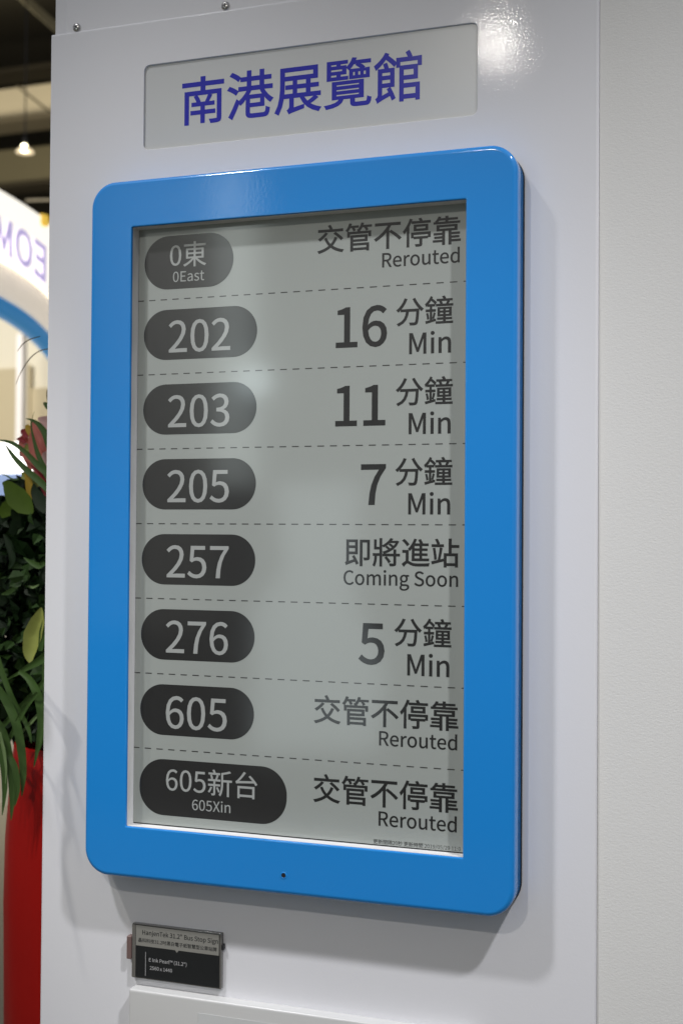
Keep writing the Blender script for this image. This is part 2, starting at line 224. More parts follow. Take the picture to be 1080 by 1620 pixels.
# ------------------------------------------------------------------ lettering (glyph outlines in thousandths of an em)
GLYPHS = r"""
"474|110 483 167 483 184 669 186 771 90 771 92 669|307 483 362 483 381 669 383 771 286 771 288 669
(338|239 -196 295 -171 239 -60 199 60 176 184 168 311 176 437 199 561 239 680 295 792 239 818 177 703 131 582 102 452 92 311 102 170 131 40 177 -82
)338|99 -196 161 -82 207 40 236 170 246 311 236 452 207 582 161 703 99 818 42 792 98 680 139 561 163 437 171 311 163 184 139 60 98 -60 42 -171
.278|139 -13 164 -8 186 6 200 28 205 56 200 85 186 107 164 121 139 126 113 121 92 107 78 85 73 56 78 28 92 6 113 -8
/392|11 -179 78 -179 377 794 311 794
0555|278 -13 372 11 444 82 490 201 506 369 490 535 444 653 372 723 278 746 183 723 112 653 66 535 50 369 66 201 112 82 183 11|278 61 221 79 177 134 148 230 138 369 148 507 177 602 221 656 278 674 335 656 379 602 408 507 418 369 408 230 379 134 335 79
1555|88 0 490 0 490 76 343 76 343 733 273 733 230 712 180 695 121 681 121 623 252 623 252 76 88 76
2555|44 0 505 0 505 79 302 79 182 72 300 192 390 308 449 420 470 531 455 619 412 687 345 731 256 746 191 738 135 717 86 683 40 639 93 587 126 621 162 648 202 666 245 672 304 661 347 631 372 585 380 527 360 428 298 319 194 195 44 54
3555|263 -13 355 1 430 42 481 108 499 196 487 265 454 319 404 358 344 382 344 387 397 413 438 452 465 502 474 563 458 641 414 698 346 734 260 746 200 739 147 721 99 694 56 659 105 601 150 638 201 663 257 672 309 664 348 640 372 604 381 556 371 501 336 456 274 427 178 416 178 346 285 336 356 306 394 260 406 199 395 142 364 100 317 72 257 63 200 70 152 88 111 115 76 147 29 88 70 50 121 18 185 -5
4555|340 0 426 0 426 202 524 202 524 275 426 275 426 733 325 733 20 262 20 202 340 202|340 275 115 275 282 525 341 633 345 633 340 500
5555|262 -13 351 4 428 52 482 131 502 238 484 343 437 416 367 458 281 472 240 468 204 459 171 443 190 655 466 655 466 733 110 733 86 391 135 360 174 384 213 398 257 403 320 392 368 359 398 306 409 236 397 164 364 109 314 75 253 63 195 70 146 88 106 114 73 144 27 84 69 48 120 17 184 -5
6555|301 -13 382 4 449 53 495 128 512 225 498 326 456 398 392 441 308 455 264 449 220 432 179 404 142 367 159 510 200 604 259 655 331 671 374 664 414 645 447 615 499 671 466 701 426 725 380 740 327 746 225 724 138 656 78 533 56 350 75 191 126 78 204 10|144 294 181 337 220 366 257 382 293 387 351 376 392 343 417 292 425 225 415 157 389 104 350 71 301 59 239 74 192 120 160 193
7555|198 0 293 0 307 196 340 364 404 520 508 678 508 733 49 733 49 655 405 655 314 507 252 357 216 192
8555|280 -13 374 2 446 42 492 102 509 176 499 244 472 296 432 337 386 369 386 374 419 405 451 446 474 496 483 551 469 629 429 690 366 730 282 744 202 731 139 693 96 634 81 558 89 504 111 458 142 420 180 389 180 385 131 352 88 307 58 250 46 182 63 104 112 42 186 2|330 398 267 425 214 458 178 501 164 558 173 606 197 644 234 668 281 676 333 666 372 638 397 597 405 546 396 493 371 444|281 55 220 65 171 93 139 136 127 190 134 240 155 285 187 324 228 356 302 325 364 289 406 243 422 179 412 129 383 90 339 64
9555|235 -13 334 9 419 81 479 208 501 398 482 551 430 659 352 724 254 746 173 729 106 681 61 606 44 508 58 408 99 336 163 293 246 278 292 284 336 302 378 330 415 367 397 224 356 130 299 79 232 63 186 70 144 89 108 119 58 62 92 32 132 8 179 -7|414 444 376 399 338 369 299 351 261 346 204 358 163 390 138 441 130 508 140 577 166 629 206 663 255 675 318 660 366 616 398 544
:278|139 390 164 395 186 409 200 431 205 460 200 488 186 510 164 525 139 530 113 525 92 510 78 488 73 460 78 431 92 409 113 395|139 -13 164 -8 186 6 200 28 205 56 200 85 186 107 164 121 139 126 113 121 92 107 78 85 73 56 78 28 92 6 113 -8
B657|101 0 334 0 447 13 534 54 592 121 612 215 601 282 570 334 523 370 463 390 463 395 509 419 542 455 563 501 570 554 551 636 500 692 420 723 318 733 101 733|193 422 193 660 306 660 382 654 436 633 468 597 479 542 469 492 438 454 383 430 302 422|193 74 193 350 321 350 407 342 469 318 508 277 521 218 507 154 468 109 405 83 321 74
C638|377 -13 444 -6 503 14 556 47 602 92 551 151 514 116 475 90 430 74 381 68 286 89 214 149 169 244 153 369 170 492 217 586 290 644 384 665 429 660 468 646 503 624 534 596 584 656 547 690 501 719 446 739 383 746 254 720 151 645 83 525 58 366 82 206 149 87 250 13
E589|101 0 534 0 534 79 193 79 193 346 471 346 471 425 193 425 193 655 523 655 523 733 101 733
H728|101 0 193 0 193 346 535 346 535 0 628 0 628 733 535 733 535 426 193 426 193 733 101 733
I293|101 0 193 0 193 733 101 733
M812|101 0 184 0 184 406 180 514 172 622 176 622 235 455 374 74 436 74 574 455 633 622 637 622 629 514 625 406 625 0 711 0 711 733 600 733 460 341 409 188 405 188 352 341 212 733 101 733
O742|371 -13 498 14 596 90 661 210 684 369 661 527 596 646 498 720 371 746 244 720 146 646 81 527 58 369 81 210 146 90 244 14|371 68 281 89 212 150 168 245 153 369 168 492 212 586 281 644 371 665 461 644 530 586 574 492 589 369 574 245 530 150 461 89
P633|101 0 193 0 193 292 314 292 424 306 509 347 564 417 584 518 564 619 508 686 422 722 310 733 101 733|193 367 193 658 298 658 383 651 443 628 480 585 492 518 480 450 445 403 386 376 302 367
R635|193 385 193 658 316 658 392 651 448 629 482 589 494 528 482 465 448 420 392 394 316 385|503 0 607 0 421 321 489 347 541 390 574 451 586 528 567 624 514 688 433 722 330 733 101 733 101 0 193 0 193 311 325 311
S596|304 -13 407 3 486 48 536 114 553 195 541 266 509 320 461 360 402 391 298 436 255 455 216 480 187 513 176 559 186 603 213 636 257 658 313 665 361 660 405 647 444 625 480 597 528 656 485 692 434 721 376 739 313 746 221 732 148 691 99 630 82 552 96 482 131 429 179 391 231 364 336 318 385 295 424 269 450 235 459 187 449 138 418 101 370 77 305 68 249 74 195 93 146 122 103 159 48 95 100 50 161 16 229 -5
T599|253 0 346 0 346 655 568 655 568 733 31 733 31 655 253 655
X573|17 0 115 0 220 198 279 317 283 317 346 198 455 0 557 0 342 374 542 733 445 733 347 546 295 438 291 438 233 546 133 733 31 733 231 379
a563|217 -13 266 -7 313 10 356 35 397 65 400 65 408 0 483 0 483 334 472 426 439 496 380 541 295 557 231 550 174 534 124 511 82 486 117 423 164 451 219 472 280 481 335 469 369 439 387 395 392 344 243 318 139 277 79 219 59 141 71 76 104 27 154 -3|243 61 205 66 175 81 154 107 147 147 160 195 201 233 277 263 392 283 392 132 341 93 293 69
d620|277 -13 324 -7 368 10 408 34 442 64 445 64 453 0 528 0 528 796 436 796 436 587 441 494 394 528 345 549 288 557 199 537 124 480 72 390 53 271 69 150 114 61 185 6|297 64 233 78 186 119 157 184 147 272 159 357 193 422 243 465 304 480 348 474 392 456 436 423 436 138 391 97 345 72
e554|312 -13 380 -6 439 14 490 42 458 103 416 80 372 65 322 60 251 73 196 112 158 171 142 250 508 250 512 302 498 407 456 488 388 539 295 557 205 537 127 480 73 390 52 271 72 151 128 62 210 6|141 315 159 387 194 440 242 473 297 484 354 473 396 441 423 388 432 315
g564|275 -250 389 -235 476 -194 531 -134 550 -62 538 -4 502 36 443 60 361 67 254 67 208 71 179 84 164 102 159 126 164 152 176 173 194 191 233 177 274 172 352 185 416 223 458 283 473 361 467 405 452 443 429 473 540 473 540 543 351 543 317 553 274 557 196 543 132 505 87 444 71 363 77 317 93 276 116 242 142 217 142 213 114 188 91 154 82 112 88 74 106 44 131 23 131 18 97 -8 72 -38 56 -70 51 -105 67 -167 114 -212 184 -240|274 234 230 243 193 269 168 310 159 363 168 417 193 456 229 481 274 490 320 481 356 456 381 417 390 363 381 310 356 269 319 243|288 -187 222 -180 172 -161 142 -131 131 -92 137 -61 154 -29 186 0 222 -6 256 -8 350 -8 398 -12 432 -23 453 -45 460 -77 448 -118 413 -153 359 -178
i275|92 0 184 0 184 543 92 543|138 655 163 659 182 672 195 691 199 716 195 740 182 759 163 771 138 775 113 771 94 759 82 740 78 716 82 691 94 672 113 659
j275|35 -242 104 -229 150 -194 176 -137 184 -62 184 543 93 543 93 -62 90 -107 80 -140 59 -162 26 -169 -2 -166 -26 -159 -44 -228 -9 -238|138 655 162 659 182 672 194 691 199 716 194 740 182 759 162 771 138 775 113 771 94 759 81 740 77 716 81 691 94 672 113 659
k552|92 0 182 0 182 143 284 262 443 0 542 0 337 324 518 543 416 543 186 257 182 257 182 796 92 796
l284|188 -13 219 -10 241 -5 228 65 209 63 196 67 187 79 184 102 184 796 92 796 92 108 97 57 114 19 144 -5
m926|92 0 184 0 184 394 232 440 277 468 320 477 365 469 396 443 415 398 421 332 421 0 512 0 512 394 561 440 606 468 649 477 694 469 725 443 744 398 750 332 750 0 841 0 841 344 831 436 801 502 749 543 677 557 629 549 583 528 540 495 497 453 476 496 445 529 403 550 347 557 300 550 256 530 216 500 178 464 176 464 167 543 92 543
n610|92 0 184 0 184 394 222 430 257 456 293 472 332 477 378 469 410 443 429 398 435 332 435 0 526 0 526 344 516 436 486 502 434 543 360 557 308 550 260 530 218 500 178 464 176 464 167 543 92 543
o606|303 -13 398 6 478 62 533 151 554 271 533 392 478 482 398 538 303 557 208 538 128 482 73 392 52 271 73 151 128 62 208 6|303 63 239 78 189 120 157 186 146 271 157 356 189 422 239 465 303 480 367 465 417 422 450 356 461 271 450 186 417 120 367 78
p620|92 -229 184 -229 184 -45 181 50 231 15 281 -6 331 -13 420 7 496 64 548 156 567 280 553 394 512 482 444 537 351 557 304 551 259 534 217 509 178 480 176 480 167 543 92 543|316 64 276 69 232 87 184 120 184 406 234 447 282 471 328 480 394 466 439 425 464 361 472 279 460 189 428 121 378 79
r388|92 0 184 0 184 349 214 408 249 446 285 468 320 475 348 473 373 466 390 545 364 554 332 557 288 549 247 526 210 491 178 444 176 444 167 543 92 543
s468|234 -13 319 0 380 34 418 86 431 148 416 213 378 258 325 289 266 313 222 330 185 350 159 374 149 407 155 437 174 463 205 480 250 486 295 480 335 462 373 438 417 495 370 526 313 548 249 557 170 545 111 512 74 463 62 403 76 343 112 300 163 269 220 246 265 228 304 207 333 179 344 143 337 110 318 83 284 65 237 58 177 66 125 89 76 123 32 62 74 32 123 8 177 -7
t377|262 -13 314 -7 363 7 345 76 315 66 283 61 243 68 217 88 203 121 199 165 199 469 347 469 347 543 199 543 199 696 123 696 113 543 27 538 27 469 108 469 108 168 116 94 142 37 189 0
u607|251 -13 303 -6 349 14 391 45 430 85 433 85 440 0 516 0 516 543 425 543 425 158 388 117 353 88 317 71 278 66 232 74 200 100 182 145 176 210 176 543 84 543 84 199 94 107 124 41 176 1
x498|15 0 111 0 184 127 239 224 244 224 303 127 383 0 483 0 304 274 469 543 374 543 307 424 259 333 254 333 201 424 128 543 29 543 194 283
™711|115 409 180 409 180 695 292 695 292 755 3 755 3 695 115 695|347 409 409 409 409 563 401 680 406 680 487 462 539 462 621 680 625 680 618 563 618 409 679 409 679 755 598 755 547 626 516 537 511 537 481 626 428 755 347 755
不1000|559 478 684 388 806 291 899 203 960 261 863 347 740 441 615 526|69 770 69 693 514 693 427 566 316 447 187 341 44 255 95 189 196 249 291 319 379 397 459 481 459 -78 540 -78 540 584 577 638 610 693 931 693 931 770
交1000|318 597 247 521 161 450 70 392 101 365 129 336 220 403 312 483 391 569|618 555 714 483 805 404 873 332 936 382 865 452 772 528 677 598|352 422 285 401 330 308 384 225 448 152 364 97 268 52 163 15 47 -14 72 -48 93 -82 210 -48 317 -7 415 43 503 102 588 43 684 -6 791 -45 910 -74 931 -38 958 -5 842 20 737 54 643 98 559 151 625 225 681 309 727 406 652 427 613 341 563 265 503 199 442 265 392 340|418 825 455 762 485 701 67 701 67 628 931 628 931 701 517 701 562 719 531 782 489 849
停1000|467 578 795 578 795 494 467 494|398 632 398 440 867 440 867 632|309 377 309 214 375 214 375 315 883 315 883 214 951 214 951 377|564 825 603 750 325 750 325 686 951 686 951 750 684 750 661 798 632 845|398 240 398 179 594 179 594 5 592 -5 586 -10 574 -12 443 -11 457 -43 467 -76 537 -76 590 -74 629 -67 654 -53 666 -30 669 3 669 179 860 179 860 240|263 838 218 726 162 619 100 521 32 439 55 402 74 365 117 417 159 475 159 -79 228 -79 228 588 284 701 332 817
公1000|324 811 272 700 208 597 133 504 51 428 87 402 120 374 202 458 278 557 347 669 404 789|665 819 592 789 658 674 736 561 819 458 901 374 931 408 964 438 883 513 801 608 725 713|161 -14 221 -2 394 13 781 39 848 -73 922 -33 857 72 771 191 681 306 611 274 734 109 266 82 365 208 459 350 547 500 465 535 376 371 286 232 223 149 189 108 159 79 132 65 149 24
分1000|673 822 604 794 665 682 739 572 819 473 900 393 929 426 961 456 881 527 801 618 730 719|324 820 273 708 207 606 130 516 44 442 108 384 187 457 187 388 380 388 354 264 303 150 211 54 65 -19 91 -50 111 -83 269 2 370 113 429 244 459 388 731 388 719 186 702 67 680 14 663 4 637 2 578 3 487 8 504 -29 512 -67 602 -71 670 -69 700 -64 726 -53 748 -34 770 11 787 96 800 230 811 426 812 462 192 462 273 561 345 674 404 798
南1000|317 460 353 398 377 339 440 361 414 419 376 479|458 840 458 740 60 740 60 669 458 669 458 563 114 563 114 -79 190 -79 190 494 812 494 812 8 810 -5 803 -11 789 -14 735 -15 647 -13 663 -46 673 -80 747 -79 804 -76 845 -68 871 -53 884 -29 888 8 888 563 541 563 541 669 941 669 941 740 541 740 541 840|622 481 590 410 553 338 266 338 266 277 461 277 461 176 245 176 245 113 461 113 461 -61 533 -61 533 113 758 113 758 176 533 176 533 277 740 277 740 338 618 338 687 461
即1000|418 521 418 383 183 383 183 521|418 590 183 590 183 720 418 720|315 233 374 130 183 68 183 315 493 315 493 787 108 787 108 91 101 59 84 38 65 26 84 -10 97 -50 130 -31 217 3 405 70 451 -30 519 7 482 85 432 176 378 264|584 781 584 -80 658 -80 658 711 840 711 840 205 838 194 833 189 821 187 710 188 724 152 732 116 796 116 844 120 878 129 900 145 911 169 914 204 914 781
台1000|179 342 179 -79 255 -79 255 -25 741 -25 741 -77 821 -77 821 342|255 48 255 270 741 270 741 48|126 426 190 438 378 451 800 474 834 429 861 388 925 434 854 528 759 631 658 727 599 687 673 616 745 540 231 516 320 604 407 704 490 811 415 844 328 723 242 620 183 559 152 530 125 510 101 500
吋1000|436 417 489 331 533 241 561 163 630 194 600 272 554 360 500 444|739 831 739 609 390 609 390 535 739 535 739 20 736 5 727 -4 711 -7 653 -8 554 -6 573 -43 587 -81 667 -80 726 -76 767 -66 794 -49 810 -22 815 20 815 535 970 535 970 609 815 609 815 831|75 734 75 81 145 81 145 172 369 172 369 734|145 664 298 664 298 242 145 242
型1000|635 783 635 448 704 448 704 783|822 834 822 387 820 377 814 371 802 369 680 370 695 336 705 301 769 302 819 306 855 314 878 328 890 351 893 386 893 834|388 733 388 595 264 595 264 601 264 733|67 595 67 528 189 528 176 478 152 429 114 382 59 340 85 316 108 288 173 340 218 399 245 463 259 528 388 528 388 313 459 313 459 528 573 528 573 595 459 595 459 733 552 733 552 799 100 799 100 733 195 733 195 602 195 595|467 332 467 221 151 221 151 152 467 152 467 25 47 25 47 -45 952 -45 952 25 544 25 544 152 848 152 848 221 544 221 544 332
子1000|465 540 465 395 51 395 51 320 465 320 465 20 462 6 454 -1 438 -4 372 -5 261 -2 279 -41 293 -80 379 -79 445 -75 491 -66 516 -55 532 -38 540 -14 543 19 543 320 953 320 953 395 543 395 543 501 660 569 774 649 873 734 816 777 799 772 151 772 151 698 716 698 638 640 551 585
將1000|448 201 499 146 544 87 577 35 639 74 605 126 557 182 506 235|755 468 755 327 374 327 374 259 755 259 755 19 753 8 747 3 735 1 605 2 620 -34 629 -70 699 -69 751 -66 788 -57 812 -41 824 -17 827 18 827 259 957 259 957 327 827 327 827 468|474 554 528 512 577 468 512 438 445 414 377 395 398 368 415 338 571 394 716 478 838 591 925 736 879 759 866 755 668 755 720 821 648 841 595 774 526 709 446 650 357 602 404 556 478 598 549 647 614 701 832 701 792 641 744 586 690 630 629 668 589 633 649 592 702 549 629 497 576 544 517 587|83 795 83 484 150 485 272 485 272 338 40 338 40 271 95 271 95 250 93 184 84 107 65 29 32 -45 62 -62 89 -82 127 0 149 88 159 174 162 247 162 271 272 271 272 -80 342 -80 342 839 272 839 272 551 150 551 150 795
展1000|313 -81 313 -80 377 -58 615 3 615 32 618 65 402 17 402 222 540 222 603 116 686 30 791 -36 916 -81 936 -48 961 -19 878 4 803 35 737 76 819 124 897 177 840 217 771 166 691 116 647 166 611 222 950 222 950 288 741 288 741 393 910 393 910 457 741 457 741 550 670 550 670 457 469 457 469 550 400 550 400 457 249 457 249 393 400 393 400 288 221 288 221 222 331 222 331 60 323 22 303 -3 282 -18 300 -48|469 393 670 393 670 288 469 288|216 727 815 727 815 625 216 625|141 792 141 498 138 368 124 227 91 86 31 -42 66 -60 98 -81 160 55 196 206 212 359 216 498 216 559 890 559 890 792
慧1000|280 156 280 26 286 -20 309 -48 353 -63 422 -67 641 -67 695 -61 730 -40 750 1 761 68 726 78 695 93 690 43 681 14 664 0 635 -3 425 -3 380 -1 360 8 355 27 355 156|429 156 479 122 526 84 561 48 609 91 572 126 525 163 474 195|774 137 815 74 852 7 877 -51 949 -27 923 30 885 95 842 157|155 148 133 91 103 32 69 -17 134 -54 168 0 196 62 219 122|177 363 177 313 767 313 767 251 139 251 139 199 840 199 840 473 145 473 145 421 767 421 767 363|67 591 67 542 239 542 239 488 308 488 308 542 464 542 464 591 308 591 308 640 437 640 437 689 308 689 308 738 450 738 450 788 308 788 308 840 239 840 239 788 79 788 79 738 239 738 239 689 100 689 100 640 239 640 239 591|673 840 673 788 513 788 513 738 673 738 673 689 535 689 535 640 673 640 673 589 502 589 502 540 673 540 673 488 743 488 743 540 928 540 928 589 743 589 743 640 894 640 894 689 743 689 743 738 910 738 910 788 743 788 743 840
技1000|614 840 614 683 378 683 378 613 614 613 614 462 398 462 398 393 431 393 428 392 473 290 528 198 594 116 508 62 416 19 320 -12 343 -44 361 -79 462 -43 558 5 648 64 727 4 817 -44 916 -81 938 -47 965 -16 869 16 783 59 705 113 770 181 826 258 873 346 909 444 861 465 847 462 688 462 688 613 929 613 929 683 688 683 688 840|502 393 814 393 771 307 715 230 650 162 591 231 542 308|178 840 178 638 49 638 49 568 178 568 178 348 37 311 59 238 178 273 178 11 176 -1 170 -7 159 -9 56 -8 70 -43 79 -77 139 -77 184 -73 216 -64 237 -49 248 -25 252 11 252 295 373 332 363 400 252 368 252 568 363 568 363 638 252 638 252 840
新1000|360 213 406 130 442 51 495 83 460 158 411 240|135 235 111 174 79 117 41 68 94 30 133 85 168 150 196 220|553 744 553 400 550 294 538 183 510 73 460 -25 490 -46 518 -71 573 37 605 159 620 284 623 400 623 432 775 432 775 -75 848 -75 848 432 958 432 958 502 623 502 623 694 730 713 834 738 927 767 866 822 778 792 668 766|214 827 258 735 61 735 61 672 503 672 503 735 336 735 311 790 282 844|377 667 353 587 323 507 46 507 46 443 251 443 251 339 50 339 50 273 251 273 251 18 249 8 239 5 162 5 176 -27 184 -59 228 -58 263 -55 290 -47 308 -33 317 -13 320 17 320 273 507 273 507 339 320 339 320 443 519 443 519 507 391 507 419 577 447 652|126 651 152 577 165 507 230 525 214 593 187 665
時1000|445 209 496 151 541 89 572 33 636 72 603 127 557 188 505 244|631 841 631 721 421 721 421 654 631 654 631 527 379 527 379 459 763 459 763 346 384 346 384 279 763 279 763 10 761 -1 755 -7 742 -9 608 -8 624 -44 633 -79 704 -78 758 -74 796 -66 820 -51 833 -27 837 9 837 279 954 279 954 346 837 346 837 459 964 459 964 527 705 527 705 654 922 654 922 721 705 721 705 841|291 416 291 185 146 185 146 416|291 484 146 484 146 706 291 706|76 775 76 35 146 35 146 117 362 117 362 775
晶1000|300 588 699 588 699 494 300 494|300 740 699 740 699 648 300 648|227 804 227 430 774 430 774 804|163 135 383 135 383 21 163 21|163 194 163 296 383 296 383 194|92 362 92 -80 163 -80 163 -44 383 -44 383 -74 457 -74 457 362|616 135 839 135 839 21 616 21|616 194 616 296 839 296 839 194|545 362 545 -80 616 -80 616 -44 839 -44 839 -74 915 -74 915 362
智1000|615 691 823 691 823 478 615 478|545 759 545 410 896 410 896 759|269 118 735 118 735 19 269 19|269 177 269 271 735 271 735 177|195 333 195 -80 269 -80 269 -43 735 -43 735 -78 811 -78 811 333|162 843 134 769 96 700 50 642 110 605 142 647 173 696 258 696 258 637 256 601 50 601 50 539 243 539 220 493 181 446 123 402 40 362 67 337 89 310 160 347 215 387 257 429 288 472 443 360 495 411 408 466 311 523 316 539 503 539 503 601 328 601 329 637 329 696 477 696 477 757 204 757 231 829
更1000|252 238 188 212 225 158 266 111 313 71 243 38 155 9 47 -15 72 -48 92 -81 210 -50 306 -14 382 28 494 -18 624 -48 771 -67 937 -77 949 -37 969 -3 810 4 670 17 548 40 443 76 487 129 517 186 534 247 873 247 873 634 545 634 545 719 935 719 935 787 65 787 65 719 467 719 467 634 156 634 156 247 455 247 439 200 413 156 374 114 328 149 288 190|228 411 467 411 467 371 465 309 228 309|543 309 545 370 545 411 798 411 798 309|228 571 467 571 467 471 228 471|545 571 798 571 798 471 545 471
東1000|153 590 153 222 396 222 320 154 232 92 137 39 41 -1 69 -31 93 -64 191 -18 288 42 379 113 459 191 459 -80 536 -80 536 194 617 115 710 43 809 -19 909 -66 934 -32 962 -1 865 38 768 91 678 153 600 222 859 222 859 590 536 590 536 674 940 674 940 745 536 745 536 839 459 839 459 745 66 745 66 674 459 674 459 590|226 379 459 379 459 282 226 282|536 379 782 379 782 282 536 282|226 530 459 530 459 435 226 435|536 530 782 530 782 435 536 435
港1000|86 777 149 742 210 702 256 663 300 725 253 762 192 799 129 831|35 507 99 475 160 438 207 402 250 463 202 498 141 534 77 563|493 305 729 305 729 201 493 201|713 839 713 720 518 720 518 839 445 839 445 720 310 720 310 652 445 652 445 536 268 536 268 467 448 467 399 390 339 320 273 265 225 301 143 126 62 -21 128 -67 202 77 273 231 304 194 365 244 423 307 423 37 430 -16 452 -49 494 -65 561 -70 785 -70 842 -63 878 -39 898 8 909 82 875 93 844 109 839 50 829 16 810 0 780 -4 565 -4 528 -2 506 4 496 17 493 38 493 141 797 141 797 328 838 280 882 238 928 204 952 235 980 263 924 300 872 348 825 405 787 467 965 467 965 536 787 536 787 652 937 652 937 720 787 720 787 839|493 365 466 365 497 415 523 467 713 467 739 415 770 365|518 652 713 652 713 536 518 536
牌1000|730 334 730 194 394 194 394 129 730 129 730 -79 801 -79 801 129 957 129 957 194 801 194 801 334|437 744 437 358 592 358 553 317 500 279 431 244 457 224 481 201 548 235 601 274 642 315 672 358 929 358 929 744 670 744 717 827 633 843 617 795 595 744|505 523 649 523 643 471 627 417 505 417|715 523 860 523 860 417 698 417 710 470|505 685 650 685 650 580 505 580|715 685 860 685 860 580 715 580|101 820 101 436 99 318 90 189 70 60 35 -57 68 -68 99 -82 133 34 153 160 164 288 294 288 294 -79 362 -79 362 353 166 353 167 436 167 500 413 500 413 565 331 565 331 839 264 839 264 565 167 565 167 820
白1000|446 844 421 763 390 680 144 680 144 -80 219 -80 219 -7 780 -7 780 -75 858 -75 858 680 473 680 539 827|219 68 219 302 780 302 780 68|219 376 219 604 780 604 780 376
科1000|503 727 564 681 621 631 663 585 715 633 671 679 613 728 551 771|463 466 530 419 593 367 640 319 690 368 641 415 577 465 510 510|372 826 281 794 169 767 53 745 65 716 74 687 212 709 212 558 43 558 43 488 202 488 154 371 93 260 28 172 49 139 67 103 118 176 168 266 212 365 212 -78 286 -78 286 387 340 306 379 238 425 296 359 381 286 469 286 488 434 488 434 558 286 558 286 725 356 744 418 766|422 190 433 118 762 172 762 -78 836 -78 836 185 965 206 954 275 836 256 836 841 762 841 762 244
秒1000|493 670 474 560 449 456 416 368 449 354 479 337 513 430 541 540 563 657|775 662 821 569 860 473 887 387 955 412 928 497 887 592 839 684|839 351 768 219 666 116 530 40 360 -11 384 -43 401 -77 580 -18 724 68 833 183 909 329|633 840 633 221 705 221 705 840|372 826 281 794 169 767 53 745 65 716 74 687 210 709 210 558 43 558 43 488 201 488 153 371 93 260 30 172 50 139 68 103 118 175 167 265 210 363 210 -78 284 -78 284 385 334 307 371 242 416 301 353 384 284 468 284 488 425 488 425 558 284 558 284 725 355 744 418 766
站1000|58 652 58 582 447 582 447 652|98 525 120 404 137 278 146 167 209 178 198 289 181 415 158 536|175 815 215 736 243 662 311 686 282 758 240 835|330 549 313 413 290 269 264 144 47 95 65 20 443 116 436 185 328 159 366 342 400 535|467 362 467 -79 540 -79 540 -31 842 -31 842 -75 918 -75 918 362 706 362 706 561 960 561 960 633 706 633 706 841 629 841 629 362|540 39 540 291 842 291 842 39
管1000|211 438 211 -81 287 -81 287 -47 771 -47 771 -79 845 -79 845 168 287 168 287 237 792 237 792 438|771 12 287 12 287 109 771 109|440 623 471 559 101 559 101 394 174 394 174 500 839 500 839 394 915 394 915 559 548 559 530 599 507 637|287 380 719 380 719 294 287 294|167 844 136 759 94 681 43 616 108 580 150 636 189 703 258 703 289 644 311 592 375 614 357 656 331 703 484 703 484 758 214 758 240 830|590 842 567 771 533 706 492 651 554 616 584 656 612 702 683 702 725 642 755 589 816 616 793 657 761 702 940 702 940 758 638 758 663 829
紙1000|201 191 217 80 226 -24 290 -11 279 92 262 202|84 197 72 114 56 34 36 -35 98 -59 128 54 150 186|314 212 343 120 364 33 424 54 402 139 370 230|459 -84 487 -68 557 -40 706 12 697 77 529 25 529 376 708 376 729 196 763 55 812 -36 877 -69 917 -60 944 -28 962 31 972 123 942 138 914 159 909 70 899 19 884 2 849 28 818 104 794 221 777 376 950 376 950 446 772 446 767 580 766 726 855 745 935 767 881 827 760 795 612 766 459 742 459 51 453 14 439 -11 423 -26 443 -54|703 446 529 446 529 689 694 713|66 240 129 258 354 295 368 242 430 266 400 361 356 465 299 446 335 353 164 330 249 428 330 537 405 651 341 690 302 622 260 557 140 546 199 628 255 719 306 814 238 843 186 735 131 644 94 589 73 562 54 543 36 534 59 466 98 476 214 491 159 420 121 376 91 344 65 321 42 309
覽1000|265 275 732 275 732 227 265 227|265 183 732 183 732 134 265 134|265 366 732 366 732 319 265 319|802 584 866 584 866 497 802 497|695 584 758 584 758 497 695 497|592 584 651 584 651 497 592 497|194 412 194 88 337 88 305 45 250 14 164 -8 41 -22 61 -50 75 -80 215 -59 313 -26 377 22 413 88 560 88 560 17 565 -25 584 -50 622 -63 681 -67 854 -67 900 -62 930 -42 948 -3 957 61 924 70 894 84 890 36 883 8 869 -4 846 -7 688 -7 653 -5 637 2 633 18 633 88 806 88 806 412|537 626 537 454 921 454 921 626 801 626 828 648 788 688 735 727 945 727 945 782 641 782 661 829 594 840 568 782 527 723 473 670 500 652 525 628 573 676 611 727 691 727 662 705 714 668 759 626|284 708 155 708 155 758 284 758|489 806 89 806 89 454 497 454 497 502 346 502 346 560 460 560 460 708 346 708 346 758 489 758|284 560 284 502 155 502 155 560|155 662 395 662 395 605 155 605
車1000|158 606 158 216 459 216 459 135 53 135 53 66 459 66 459 -83 536 -83 536 66 951 66 951 135 536 135 536 216 846 216 846 606 536 606 536 680 917 680 917 749 536 749 536 839 459 839 459 749 83 749 83 680 459 680 459 606|230 382 459 382 459 279 230 279|536 382 771 382 771 279 536 279|230 543 459 543 459 441 230 441|536 543 771 543 771 441 536 441
進1000|57 773 119 719 175 660 215 605 278 653 236 707 179 765 116 817|455 452 643 452 643 349 455 349|455 511 455 612 643 612 643 511|455 288 643 288 643 181 455 181|605 798 636 738 663 676 470 676 502 743 530 812 462 829 423 735 374 648 317 569 254 502 282 475 305 447 344 488 382 535 382 116 950 116 950 181 713 181 713 288 896 288 896 349 713 349 713 452 898 452 898 511 713 511 713 612 931 612 931 676 746 676 716 746 677 817|254 456 61 456 61 383 178 383 178 98 134 75 88 42 42 2 101 -73 146 -19 189 22 227 38 253 29 287 9 327 -14 404 -42 494 -57 602 -61 780 -58 943 -51 952 -10 968 31 790 19 603 15 502 18 415 30 343 56 292 85 254 104
